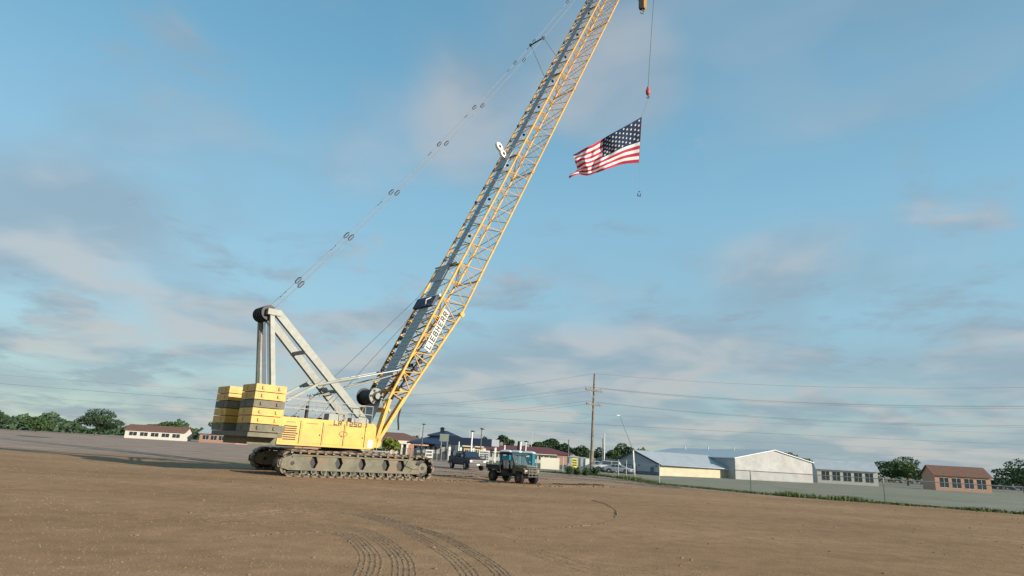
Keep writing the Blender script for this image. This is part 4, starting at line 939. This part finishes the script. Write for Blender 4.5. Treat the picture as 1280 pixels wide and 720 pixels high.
# ------------------------------------------------------------------ trees and plants
LEAF = mat('leaf_green', (.055, .10, .03), .8, nscale=.7, namt=.3, c2=(.03, .062, .02)); LEAFD = mat('leaf_dark', (.035, .072, .03), .8, nscale=.7, c2=(.02, .045, .018))
LEAFY = mat('leaf_yellow_green', (.19, .22, .04), .8, nscale=.7, c2=(.12, .16, .03)); BARK = mat('bark', (.10, .075, .05), .95)
def tree(px, pytop, pw, Y, label, m=LEAF, cat='tree', n=2600, flat=1.0, leaf=.34, seed=0, base=None, crown_lo=.3):
    rd = random.Random(seed); c = at(px, 575, Y); top = at(px, pytop, Y).z; g0 = gz(c.x, Y); Ht = top-g0; R = pw/2*Y/FPX*1.0
    root = empty('tree', (c.x, Y, g0)); tag(root, label, cat, 'background trees')
    tr = MB(); tr.tube((0, 0, -.2), (.1, 0, Ht*.45), Ht*.035, Ht*.024, 8)
    blobs = []
    for k in range(9):
        a = rd.uniform(0, 2*pi); q = sqrt(rd.random())*.72; z = Ht*(crown_lo+.16)+Ht*(1-crown_lo-.3)*rd.random()*(1.05-q*.5)
        s = rd.uniform(.30, .46); p = Vector((cos(a)*q*R, sin(a)*q*R*.8, z)); blobs.append((p, s*R, s*min(R*.8, Ht*.36)*flat))
        tr.tube((.1, 0, Ht*.3+rd.random()*Ht*.12), p, Ht*.014, Ht*.005, 5)
    blobs.append((Vector((0, 0, Ht*(.98)-.42*min(R, Ht*.5)*flat)), .42*R, .42*min(R, Ht*.5)*flat))
    tr.build('trunk', BARK, root)
    cr = MB(); tot = sum(b_[1]**2 for b_ in blobs)
    for p, rr, rz_ in blobs:
        for i in range(int(n*rr*rr/tot)):
            d = Vector((rd.gauss(0, 1), rd.gauss(0, 1), rd.gauss(0, 1))).normalized()*(.55+.5*rd.random()**.6)
            q = p+Vector((d.x*rr, d.y*rr, d.z*rz_)); s = leaf*rd.uniform(.5, 1.25)
            a = Vector((rd.gauss(0, 1), rd.gauss(0, 1), rd.gauss(0, .7))).normalized(); b2 = a.cross(Vector((rd.gauss(0, 1), rd.gauss(0, 1), rd.gauss(0, 1)))).normalized()
            cr.add([q-a*s, q-b2*s*.7, q+a*s, q+b2*s*.7], [(0, 1, 2, 3)], 0, False)
    cr.build('crown', m, root, fix=False); return root
tree(485, 546.5, 24, 120, 'yellow green tree just right of the boom foot', LEAFY, n=2600, leaf=.22, seed=1)
tree(472, 549, 20, 135, 'small green tree hidden behind the crane boom foot', LEAF, n=1500, leaf=.25, seed=21)
tree(627, 543.5, 28, 178, 'broad flat topped dark tree above the navy canopy', LEAFD, seed=2, flat=.6, crown_lo=.5)
tree(604, 545.5, 14, 190, 'small round dark tree showing just above the navy canopy', LEAFD, seed=3, n=1200)
tree(674, 552, 28, 195, 'left end tree of the clump behind the maroon roof', LEAF, seed=4)
tree(690, 547.5, 40, 200, 'tallest bushy tree rising behind the maroon roof', LEAFD, seed=5, n=3600)
tree(706, 553.5, 27, 192, 'dark tree at the brick end of the maroon roofed building', LEAFD, seed=6)
tree(727, 556.5, 34, 170, 'round dark tree directly left of the wooden utility pole', LEAFD, seed=7, n=3000, leaf=.28)
tree(749, 559, 28, 172, 'dark tree directly right of the wooden utility pole', LEAFD, seed=8, n=2600, leaf=.28, crown_lo=.15)
tree(763, 562, 20, 178, 'low dark tree behind the parked white cars', LEAFD, seed=81, n=1600, leaf=.28, crown_lo=.1)
tree(777, 553, 38, 182, 'big light green tree behind the left slope of the grey building', LEAF, seed=9, n=3400, leaf=.3)
tree(789, 559.5, 16, 190, 'smaller light green tree touching the ridge of the grey building', LEAF, seed=10, n=1800, leaf=.3)
ex = [(-30, 508, 66, 230), (35, 520, 50, 240), (112, 509, 74, 250), (205, 526, 60, 240), (290, 521, 66, 235), (372, 534, 50, 240), (905, 570, 40, 250), (985, 565, 62, 245), (1068, 577, 50, 240), (1132, 570, 70, 235), (1215, 584, 44, 230), (1275, 573, 76, 220)]
places = ['at the far left edge', 'second from the left edge', 'third from the left edge', 'left of the counterweight', 'behind the counterweight', 'behind the crane housing', 'right of the metal hall', 'second right of the metal hall', 'third right of the metal hall', 'third from the right edge', 'second from the right edge', 'at the far right edge']
for k, (px, pt, pw, Y) in enumerate(ex):
    tree(px, pt, pw, Y, 'distant green tree '+places[k], LEAF if k % 2 else LEAFD, seed=30+k, n=4200, leaf=.36, crown_lo=.16)
# far wood closing the horizon
wd_ = MB(); rd = random.Random(11)
for k in range(21000):
    ang = radians(rd.uniform(-52, 52)); dist = rd.uniform(360, 430); x = sin(ang)*dist; y = cos(ang)*dist
    hh_ = 6.6+2.2*sin(ang*37)+1.3*sin(ang*91+1)+.8*sin(ang*211); z = rd.random()**.7*max(2.2, hh_)
    s = rd.uniform(.6, 1.3); a = Vector((rd.gauss(0, 1), rd.gauss(0, 1), rd.gauss(0, 1))).normalized(); b2 = a.orthogonal().normalized()
    q = Vector((x, y, z-1.2)); wd_.add([q-a*s, q-b2*s*.8, q+a*s, q+b2*s*.8], [(0, 1, 2, 3)])
tag(wd_.build('far_wood', LEAFD, fix=False), kind='stuff')
# shrubs at the pole
def shrub(px, py, wpx, hpx, Y, label, seed, m=LEAFD):
    rd = random.Random(seed); c = gnd(px, py); R = wpx/2*c.y/FPX; Hh = hpx*c.y/FPX
    root = empty('shrub', c); tag(root, label, 'shrub', 'shrubs at the foot of the utility pole')
    s_ = MB(); f_ = MB()
    for k in range(26):
        a = rd.uniform(0, 2*pi); q = rd.random(); tip = Vector((cos(a)*R*q, sin(a)*R*q, Hh*rd.uniform(.55, 1.05)*(1-.35*q*q))); s_.tube((cos(a)*R*.3*q, sin(a)*R*.3*q, 0), tip, .012, .005, 4)
        for j in range(34):
            t = rd.uniform(.1, 1.04); p = Vector((tip.x*t, tip.y*t, tip.z*t))+Vector((rd.gauss(0, .11), rd.gauss(0, .11), rd.gauss(0, .06))); l = rd.uniform(.04, .11)
            a1 = Vector((rd.gauss(0, 1), rd.gauss(0, 1), rd.gauss(0, 1))).normalized(); b1 = a1.orthogonal().normalized(); f_.add([p-a1*l, p-b1*l*.6, p+a1*l, p+b1*l*.6], [(0, 1, 2, 3)])
    s_.build('stem', BARK, root); f_.build('foliage', m, root, fix=False)
shrub(712, 592.5, 11, 10, 0, 'dark shrub leftmost in the row at the pole, under the yellow sign', 1)
shrub(722, 593.5, 10, 8, 0, 'low shrub second in the row, left of the wooden pole', 2)
shrub(732, 594.5, 12, 9.5, 0, 'dark shrub close against the left of the wooden pole', 3)
shrub(744, 594.5, 13, 10.5, 0, 'bushy dark shrub against the right of the wooden pole', 4)
gr = MB(); rd = random.Random(5)
wl = [(-3, 91), (4.6, 76.8), (7.4, 75.0), (10.6, 74.5), (12.6, 70.3), (13.3, 65), (14.2, 57), (19, 48.6), (33, 39.3), (60, 30)]
for (a, b2) in zip(wl, wl[1:]):
    a = Vector(a); b2 = Vector(b2); L = (b2-a).length; dens = 200 if 3 < a.x < 30 else 60
    for k in range(int(L*dens*(1.5 if 9 < a.x < 20 else .6))):
        t = rd.random(); p = a+(b2-a)*t; w_ = .75; x = p.x+rd.gauss(0, w_*.55); y = p.y+rd.gauss(0, w_*.6); hgt = rd.uniform(.08, .44)*(.3+.8*sin(p.x*1.7+p.y)**2*sin(p.x*.43+p.y*.21+1)**2)
        s = rd.uniform(.03, .07); an = rd.uniform(0, pi); dx, dy = cos(an)*s, sin(an)*s; lx, ly = rd.gauss(0, .1), rd.gauss(0, .1)
        gr.add([(x-dx, y-dy, 0), (x+dx, y+dy, 0), (x+lx+dx*.3, y+ly+dy*.3, hgt)], [(0, 1, 2)])
tag(gr.build('weeds', mat('weed_green', (.06, .115, .025), .85, nscale=1.5, c2=(.11, .12, .045)), fix=False), kind='stuff')

# ------------------------------------------------------------------ poles and wires
PX = at(739.5, 590, 74.3)
pole = empty('utility_pole', (10.33, 74.3, 0)); tag(pole, 'tall weathered wooden utility pole with two crossarms behind the shrubs', 'utility pole')
ptop = at(743.2, 468.5, 74.3)
mb = MB(); lean = Vector((ptop.x-10.33, 0, ptop.z)); mb.tube((0, 0, -.3), lean, .19, .11, 12); mb.build('shaft', WOOD, pole)
adir = Vector((.72, .62, 0)).normalized()
def on(z): return lean*(z/lean.z)
arms = []
for py, L in ((488.3, 2.95), (505.8, 2.5)):
    z = at(741, py, 74.3).z; c = on(z)+Vector((0, -.16, 0)); mb = MB(); mb.beam(c-adir*L/2, c+adir*L/2, .13, .17); arm = mb.build('crossarm', WOOD, pole)
    mb = MB(); mb.beam(c-adir*L*.27-Vector((0, 0, .05)), on(z-.85)+Vector((0, -.16, 0)), .03, .03); mb.build('brace', GALV, arm)
    for t in ((-.47, -.2, .42) if L > 2.7 else (-.47, .4)):
        mb = MB(); q = c+adir*L*t; mb.tube(q, q+Vector((0, 0, .28)), .03, .025, 6); mb.tube(q+Vector((0, 0, .2)), q+Vector((0, 0, .32)), .07, .05, 8); mb.build('insulator', GREYST, arm); arms.append(Vector((10.33, 74.3, 0))+q+Vector((0, 0, .32)))
mb = MB(); mb.tube(lean, lean+Vector((0, 0, .16)), .07, .05, 8); mb.build('insulator', DARK, pole); arms.append(Vector((10.33, 74.3, 0))+lean+Vector((0, 0, .16)))
mb = MB(); mb.tube((.23, 0, 0), (.23, 0, 3.5), .05, n=6); mb.tube((-.24, -.1, 0), (-.2, -.1, 2.6), .035, n=6); mb.build('conduit', GREYST, pole)
# neighbours of the line
def simple_pole(loc, hgt, label, r=.14, arm=1.8, ang=0, m=WOOD, ins=True, cat='utility pole'):
    root = empty('power_pole' if cat == 'utility pole' else 'light_pole', loc, ang); tag(root, label, cat)
    mb = MB(); mb.tube((0, 0, -.2), (0, 0, hgt), r, r*.65, 8); mb.build('shaft', m, root)
    if arm:
        mb = MB(); mb.beam((-arm/2, 0, hgt-.4), (arm/2, 0, hgt-.4), .1, .12); am = mb.build('crossarm', m, root)
        if ins:
            for x in (-arm*.45, arm*.45): mb = MB(); mb.tube((x, 0, hgt-.35), (x, 0, hgt-.1), .06, n=6); mb.build('insulator', DARK, am)
    return root
LP, RP = Vector((-38, 122, 0)), Vector((58, 47, 0))
simple_pole(LP, 11, 'wooden power pole seen beyond the crane on the left', ang=-.8, arm=2.4); simple_pole(RP, 11, 'wooden power pole standing past the right end of the yard fence', ang=.9, arm=2.4)
def wire(a, b2, sag, label, r=.012, segs=24):
    mb = MB(); a = Vector(a); b2 = Vector(b2); root_o = a; pts = []
    for k in range(segs+1): t = k/segs; pts.append(a+(b2-a)*t+Vector((0, 0, -sag*4*t*(1-t)))-root_o)
    mb.path(pts, r, 4); o = mb.build('overhead_wire', ROPE, loc=root_o); tag(o, label, 'wire', 'overhead wires'); return o
names = ['front conductor of the upper crossarm', 'middle conductor of the upper crossarm', 'rear conductor of the upper crossarm', 'front conductor of the lower crossarm', 'rear conductor of the lower crossarm', 'top wire from the pole tip']
for k, p in enumerate(arms):
    o = p-Vector((10.33, 74.3, 0))
    for tgt, sd, sg in ((LP, 'going left from the wooden pole', 1.4), (RP, 'going right from the wooden pole', 1.15)):
        wire(p, tgt+Vector((o.x*.8, o.y*.8, o.z+(-.6 if tgt is LP else -1.15))), sg, names[k]+', '+sd, .0085)
for k, (py, lab, rr) in enumerate(((517.6, 'thin wire highest of the rear line crossing behind the pole', .012), (531.2, 'thick dark wire of the rear line crossing behind the pole', .024), (541.5, 'lower thin wire of the rear line over the trees', .012), (551, 'lowest thin wire of the rear line just above the trees', .01))):
    zz = at(741, py, 130).z; wire((-110, 128, zz+1.0+.5*(k == 1)), (120, 130, zz+1.3), 1.3, lab, rr, 40)
def pole_px(px, pyt, Y, label, m, r=.09, arm=0, cat='light pole', lamp=False, lean=0, name=None):
    p = at(px, 580, Y); t = at(px+lean, pyt, Y); g0 = gz(p.x, Y); root = empty(name or ('power_pole' if cat == 'utility pole' else 'light_pole'), (t.x, Y, g0)); tag(root, label, cat)
    hgt = t.z-g0; mb = MB(); mb.tube((0, 0, -.2), (0, 0, hgt), r*1.2, r*.8, 8); mb.build('shaft', m, root)
    if arm: mb = MB(); mb.beam((-arm/2, 0, hgt-.5), (arm/2, 0, hgt-.5), .12, .12); mb.beam((-arm/2, 0, hgt-2.2), (arm/2, 0, hgt-2.2), .12, .12); mb.build('crossarm', m, root)
    if lamp: mb = MB(); mb.beam((-.1, 0, hgt), (.55, 0, hgt+.1), .12, .08); mb.prism([(-.35, hgt+.05), (.35, hgt+.05), (.25, hgt+.25), (-.25, hgt+.25)], -.15, .15); mb.build('lamp_head', DARK, root)
    return root
PGREY = mat('dark_pole', (.10, .11, .12), .6)
pole_px(529.5, 531, 140, 'dark street light left of the navy building', PGREY, .1, lamp=True)
pole_px(526.5, 533, 170, 'pale double mast behind the brick building roof', GALV, .08, arm=1.2, cat='utility pole')
pole_px(574, 552, 112, 'white bollard pole behind the pickup bed', WHT, .1, cat='post', name='post')
pole_px(590.5, 540, 120, 'white light pole in front of the navy canopy', WHT, .14, lamp=True)
pole_px(587, 536, 175, 'pair of thin distant masts left of the white light pole', GALV, .07, arm=1.5, cat='utility pole')
pole_px(602.3, 537, 118, 'tall grey light pole at the middle of the navy canopy', PGREY, .1, lamp=True)
pole_px(631, 556.5, 100, 'short white post left of the toilets', WHT, .12, cat='post', name='post')
pole_px(651, 552.5, 112, 'white lamp post above the middle toilet', WHT, .16, lamp=False)
pole_px(657.5, 553, 114, 'white lamp post with lamp above the right toilet', WHT, .11, lamp=True)
pole_px(649, 551.5, 160, 'dark chimney stack like post above the maroon roof', DARK, .45, cat='post', name='post')
pole_px(665, 539, 185, 'distant twin arm power pole over the maroon roof', GALV, .1, arm=2.2, cat='utility pole')
pole_px(711, 549.5, 125, 'dark pole at the brick end of the maroon roofed building', PGREY, .11, lamp=False, cat='post', name='post')
pole_px(755.6, 542, 128, 'pale power pole right of the wooden pole', GALV, .15, arm=1.6, cat='utility pole')
pole_px(753.4, 548, 127, 'thin dark pole next to the pale power pole', PGREY, .09, cat='post', name='post')
# street light with slanted upper mast
Y = 112; p = at(793, 590, Y); k_ = at(791.5, 563, Y); t_ = at(774.5, 519.5, Y); e_ = at(771, 519, Y); g0 = gz(p.x, Y)
r = empty('street_light', (p.x, Y, g0)); tag(r, 'white pole with dark slanting mast and small lamp in front of the grey building', 'street light'); O = Vector((p.x, Y, g0))
mb = MB(); mb.tube((0, 0, -.1), k_-O, .15, .12, 10); mb.build('shaft', WHT, r)
mb = MB(); mb.tube(k_-O, t_-O, .045, .035, 8); mb.build('mast', PGREY, r)
mb = MB(); mb.beam(t_-O, e_-O, .22, .16); mb.tube(t_-O, t_-O+Vector((.1, 0, .1)), .08, n=6); mb.build('lamp_head', WHT, r)

# ------------------------------------------------------------------ tyre tracks, ruts, pebbles
RUT = mat('disturbed_soil', (.25, .165, .095), .95, nscale=7, namt=.3, bump=.5, bscale=25)
def cat(P, n=14):
    out = []
    for i in range(len(P)-1):
        p0, p1, p2, p3 = P[max(0, i-1)], P[i], P[i+1], P[min(len(P)-1, i+2)]
        for k in range(n):
            f = k/n; out.append(Vector([.5*((2*p1[j])+(-p0[j]+p2[j])*f+(2*p0[j]-5*p1[j]+4*p2[j]-p3[j])*f*f+(-p0[j]+3*p1[j]-3*p2[j]+p3[j])*f**3) for j in (0, 1)]))
    out.append(Vector(P[-1][:2])); return out
def track(pts, ribs, w, hgt, name='tyre_track', lug=.12, brk=0, seed=0):
    P = cat([gnd(*q) for q in pts], 40); rd = random.Random(seed); mb = MB()
    for r_ in range(ribs):
        off = -w/2+w*r_/max(1, ribs-1); prev = None
        for i in range(len(P)):
            d = (P[min(i+1, len(P)-1)]-P[max(i-1, 0)]).normalized(); n = Vector((-d.y, d.x)); c = P[i]+n*(off+rd.gauss(0, .006))
            hh_ = hgt*rd.uniform(.45, 1.1); g0 = gfine(c.x, c.y)-.004
            hw = w/max(ribs, 1.6)*.36
            cur = [(c.x-n.x*hw, c.y-n.y*hw, g0), (c.x, c.y, g0+hh_), (c.x+n.x*hw, c.y+n.y*hw, g0)]
            if prev and rd.random() > brk: b0 = len(mb.v); mb.add(prev+cur, [(0, 3, 4, 1), (1, 4, 5, 2)], 0, True)
            prev = cur
    tag(mb.build(name, RUT, fix=False), kind='structure')
R7 = lambda L: [(436+x/3.12, 580+y/3.12) for x, y in L]
track([(250, 648)]+R7([(-250, 182), (0, 187), (110, 205), (240, 243), (370, 285), (480, 345), (560, 395), (615, 450), (640, 500)]), 4, .24, .016, brk=.05, seed=1)
track([(250, 654)]+R7([(-250, 192), (0, 197), (100, 217), (230, 262), (320, 310), (400, 360), (455, 410), (480, 450), (500, 500)]), 4, .28, .016, brk=.05, seed=2)
track(R7([(-500, 235), (-250, 232), (0, 248), (90, 275), (155, 315), (200, 360), (216, 400), (215, 450), (205, 500)]), 5, .34, .017, brk=.03, seed=3)
track(R7([(-500, 290), (-250, 270), (-60, 268), (20, 290), (60, 325), (84, 360), (82, 400), (68, 440), (40, 500)]), 5, .34, .017, brk=.03, seed=4)
track(R7([(955, 143), (1000, 155), (1040, 175), (1052, 200), (1010, 228), (900, 242), (780, 252), (640, 256)]), 1, .14, .035, brk=.15, seed=5)
track(R7([(680, 330), (800, 365), (940, 395), (1100, 412), (1400, 430)]), 3, .5, .012, brk=.55, seed=7)
track(R7([(780, 360), (900, 400), (1040, 430), (1300, 450)]), 3, .5, .012, brk=.55, seed=8)
# ruts and berms around the machines
for i, (L, hg, w_, rb) in enumerate((([(543, 601), (575, 602), (610, 604.5), (660, 607), (720, 608), (800, 610)], .07, .5, 2), ([(548, 597), (600, 600), (650, 603), (700, 606)], .05, .5, 2),
    ([(548, 589), (600, 593.5), (640, 597), (700, 600), (790, 604)], .07, .7, 2), ([(545, 584), (600, 590.5), (650, 593), (720, 598), (840, 609)], .06, .6, 2), ([(570, 590.5), (640, 594), (740, 600.5), (842, 611), (930, 618)], .05, .6, 2), ([(655, 590.5), (700, 593.5), (740, 597), (800, 603), (845, 610)], .06, .5, 2), ([(600, 586.5), (640, 590), (690, 594), (720, 596.5)], .05, .5, 2))):
    track(L, rb, w_, hg, name='wheel_rut', brk=.12, seed=20+i)
# crawler shoe prints
mb = MB(); rd = random.Random(9); c32 = Vector((cos(radians(32)), sin(radians(32)), 0)); p32 = Vector((-c32.y, c32.x, 0))
for off in (-3.5, 3.5):
    for k in range(30):
        q = C0+p32*off+c32*(5.2+k*.46)
        if rd.random() < .2: continue
        g0 = gfine(q.x, q.y)-.01; a = q-p32*.55; b2 = q+p32*.55
        mb.add([(a.x-.06, a.y-.04, g0), (b2.x-.06, b2.y-.04, g0), (b2.x, b2.y, g0+.07*rd.uniform(.5, 1.2)), (a.x, a.y, g0+.07*rd.uniform(.5, 1.2)), (b2.x+.08, b2.y+.05, g0), (a.x+.08, a.y+.05, g0)], [(0, 1, 2, 3), (3, 2, 4, 5)])
tag(mb.build('shoe_print', RUT, fix=False), kind='structure')
# pebbles
mb = MB(); rd = random.Random(13)
for k in range(16000):
    y = 6.5+34*rd.random()**1.6; x = rd.uniform(-.9, .9)*(y+1); s = rd.uniform(.006, .017)*(1+y*.02); z = gfine(x, y) if y > 11 else 0
    a = rd.uniform(0, 6.3); c, sn = cos(a)*s, sin(a)*s
    mb.add([(x+c, y+sn, z-.004), (x-sn, y+c*.8, z-.004), (x-c, y-sn, z-.004), (x+sn, y-c*.8, z-.004), (x, y, z+s*.7)], [(0, 1, 4), (1, 2, 4), (2, 3, 4), (3, 0, 4)])
tag(mb.build('gravel', mat('pebble', (.30, .215, .14), .9, nscale=3, c2=(.13, .09, .06)), fix=False), kind='stuff')

mb = MB(); rd = random.Random(17)
for k in range(420):
    y = 9+48*rd.random()**1.2; x = rd.uniform(-.85, .85)*(y+1); s = rd.uniform(.012, .04)*(1+y*.01); z = gfine(x, y) if y > 11 else 0
    n_ = 6; r1 = [(x+s*rd.uniform(.7, 1.2)*cos(i*pi/3), y+s*rd.uniform(.7, 1.2)*sin(i*pi/3), z-.005) for i in range(n_)]; r2_ = [(x+s*rd.uniform(.4, .8)*cos(i*pi/3), y+s*rd.uniform(.4, .8)*sin(i*pi/3), z+s*rd.uniform(.4, .7)) for i in range(n_)]
    mb.add(r1+r2_, [(i, (i+1) % n_, n_+(i+1) % n_, n_+i) for i in range(n_)]+[tuple(range(n_, 2*n_))])
tag(mb.build('soil_clods', mat('clod_soil', (.19, .13, .08), .95), fix=False), kind='stuff')
# ------------------------------------------------------------------ light and sky
SUN_AZ = Vector((.86, -.51)).normalized(); SUN_EL = radians(17)
sd = Vector((SUN_AZ.x*cos(SUN_EL), SUN_AZ.y*cos(SUN_EL), sin(SUN_EL)))
sl = bpy.data.lights.new('sun', 'SUN'); sl.energy = 4.6; sl.angle = radians(.5); sl.color = (1, .88, .73)
so = bpy.data.objects.new('sun', sl); col.objects.link(so); so.rotation_euler = sd.to_track_quat('Z', 'Y').to_euler()
W = bpy.data.worlds.new('World'); scene.world = W; W.use_nodes = True; nt = W.node_tree; N = nt.nodes; L = nt.links
bg = N['Background']; bg.inputs['Strength'].default_value = .15; SKYK = 1/.15/1.6
sky = N.new('ShaderNodeTexSky'); sky.sky_type = 'NISHITA'; sky.sun_disc = False; sky.sun_elevation = SUN_EL; sky.sun_rotation = atan2(SUN_AZ.x, SUN_AZ.y)
sky.air_density = 1.0; sky.dust_density = .6; sky.ozone_density = 1.0
tc = N.new('ShaderNodeTexCoord'); sp = N.new('ShaderNodeSeparateXYZ'); L.new(tc.outputs['Generated'], sp.inputs[0])
def mth(op, a, b=None, c=None):
    n = N.new('ShaderNodeMath'); n.operation = op
    for i, v in enumerate((a, b, c)):
        if v is None: continue
        if isinstance(v, (int, float)): n.inputs[i].default_value = v
        else: L.new(v, n.inputs[i])
    return n.outputs[0]
zc = mth('MAXIMUM', sp.outputs['Z'], .0); den = mth('ADD', zc, .16)
cx = mth('DIVIDE', sp.outputs['X'], den); cy = mth('DIVIDE', sp.outputs['Y'], den)
cmb = N.new('ShaderNodeCombineXYZ'); L.new(cx, cmb.inputs[0]); L.new(cy, cmb.inputs[1]); 
def nz(scale, det, off, rough=.55, dist=.3):
    m_ = N.new('ShaderNodeMapping'); m_.inputs['Location'].default_value = off; m_.inputs['Scale'].default_value = (1, 1, 1); L.new(cmb.outputs[0], m_.inputs['Vector'])
    n = N.new('ShaderNodeTexNoise'); n.inputs['Scale'].default_value = scale; n.inputs['Detail'].default_value = det; n.inputs['Roughness'].default_value = rough; n.inputs['Distortion'].default_value = dist
    L.new(m_.outputs[0], n.inputs['Vector']); return n.outputs['Fac']
def rampf(f, a, b_):
    n = N.new('ShaderNodeMapRange'); n.interpolation_type = 'SMOOTHSTEP'; n.inputs['From Min'].default_value = a; n.inputs['From Max'].default_value = b_; L.new(f, n.inputs['Value']); return n.outputs[0]
def boost(px, py, w, amt):
    d = ray(px, py).normalized(); v = N.new('ShaderNodeVectorMath'); v.operation = 'DOT_PRODUCT'; nv = N.new('ShaderNodeVectorMath'); nv.operation = 'NORMALIZE'; L.new(tc.outputs['Generated'], nv.inputs[0]); L.new(nv.outputs[0], v.inputs[0]); v.inputs[1].default_value = d
    return mth('MULTIPLY', rampf(v.outputs['Value'], cos(radians(w)), cos(radians(w*.1))), amt)
bst = mth('ADD', mth('ADD', boost(505, 160, 11, .12), boost(590, 155, 7, .08)), mth('ADD', boost(760, 105, 8, .13), boost(720, 440, 12, .08)))
low = rampf(mth('MULTIPLY', sp.outputs['Z'], -1), -.40, -.08)          # 1 near the horizon
d1 = rampf(mth('ADD', mth('MULTIPLY_ADD', low, .12, nz(.9, 4, (3.1, 1.7, 0), .5)), bst), .46, .72)
d2 = rampf(mth('MULTIPLY_ADD', low, .17, nz(2.6, 6, (7.3, 2.2, 4), .6)), .53, .78)
cl = mth('MAXIMUM', mth('MULTIPLY', d1, .62), mth('MULTIPLY', d2, .7))
# overall blue: keep the physical sky, cooled toward cyan
hue = N.new('ShaderNodeMix'); hue.data_type = 'RGBA'; hue.blend_type = 'MULTIPLY'; hue.inputs['Factor'].default_value = 1; L.new(sky.outputs[0], hue.inputs['A']); hue.inputs['B'].default_value = (.95, 1.05, .95, 1)
grd = N.new('ShaderNodeValToRGB'); e = grd.color_ramp.elements
e[0].position = 0; e[0].color = (.27, .39, .46, 1); e[1].position = .75; e[1].color = (.105, .305, .48, 1)
for p_, c_ in ((.10, (.27, .42, .51)), (.22, (.28, .50, .64)), (.38, (.24, .49, .67)), (.55, (.155, .395, .59))): q_ = e.new(p_); q_.color = (*c_, 1)
L.new(zc, grd.inputs['Fac'])
scl = N.new('ShaderNodeMix'); scl.data_type = 'RGBA'; scl.blend_type = 'MULTIPLY'; scl.inputs['Factor'].default_value = 1; L.new(grd.outputs[0], scl.inputs['A']); scl.inputs['B'].default_value = (SKYK, SKYK, SKYK, 1)
bl_ = N.new('ShaderNodeMix'); bl_.data_type = 'RGBA'; bl_.inputs['Factor'].default_value = .82; L.new(hue.outputs['Result'], bl_.inputs['A']); L.new(scl.outputs['Result'], bl_.inputs['B']); hue = bl_
SKYMUL = hue
cm = N.new('ShaderNodeMix'); cm.data_type = 'RGBA'; L.new(cl, cm.inputs['Factor']); L.new(hue.outputs['Result'], cm.inputs['A']); ccol = N.new('ShaderNodeMix'); ccol.data_type = 'RGBA'; L.new(rampf(nz(1.7, 4, (11, 5, 2), .5), .42, .64), ccol.inputs['Factor'])
ccol.inputs['A'].default_value = (.29*SKYK, .37*SKYK, .445*SKYK, 1); ccol.inputs['B'].default_value = (.56*SKYK, .53*SKYK, .52*SKYK, 1); L.new(ccol.outputs['Result'], cm.inputs['B'])
CLOUD = cm
L.new(cm.outputs['Result'], bg.inputs['Color'])

scene.view_settings.view_transform = 'Standard'; scene.view_settings.look = 'None'; scene.view_settings.gamma = 1; scene.view_settings.exposure = .68
scene.render.engine = 'CYCLES'; scene.cycles.max_bounces = 6; scene.cycles.transparent_max_bounces = 24
scene.render.resolution_x = 1024; scene.render.resolution_y = 576
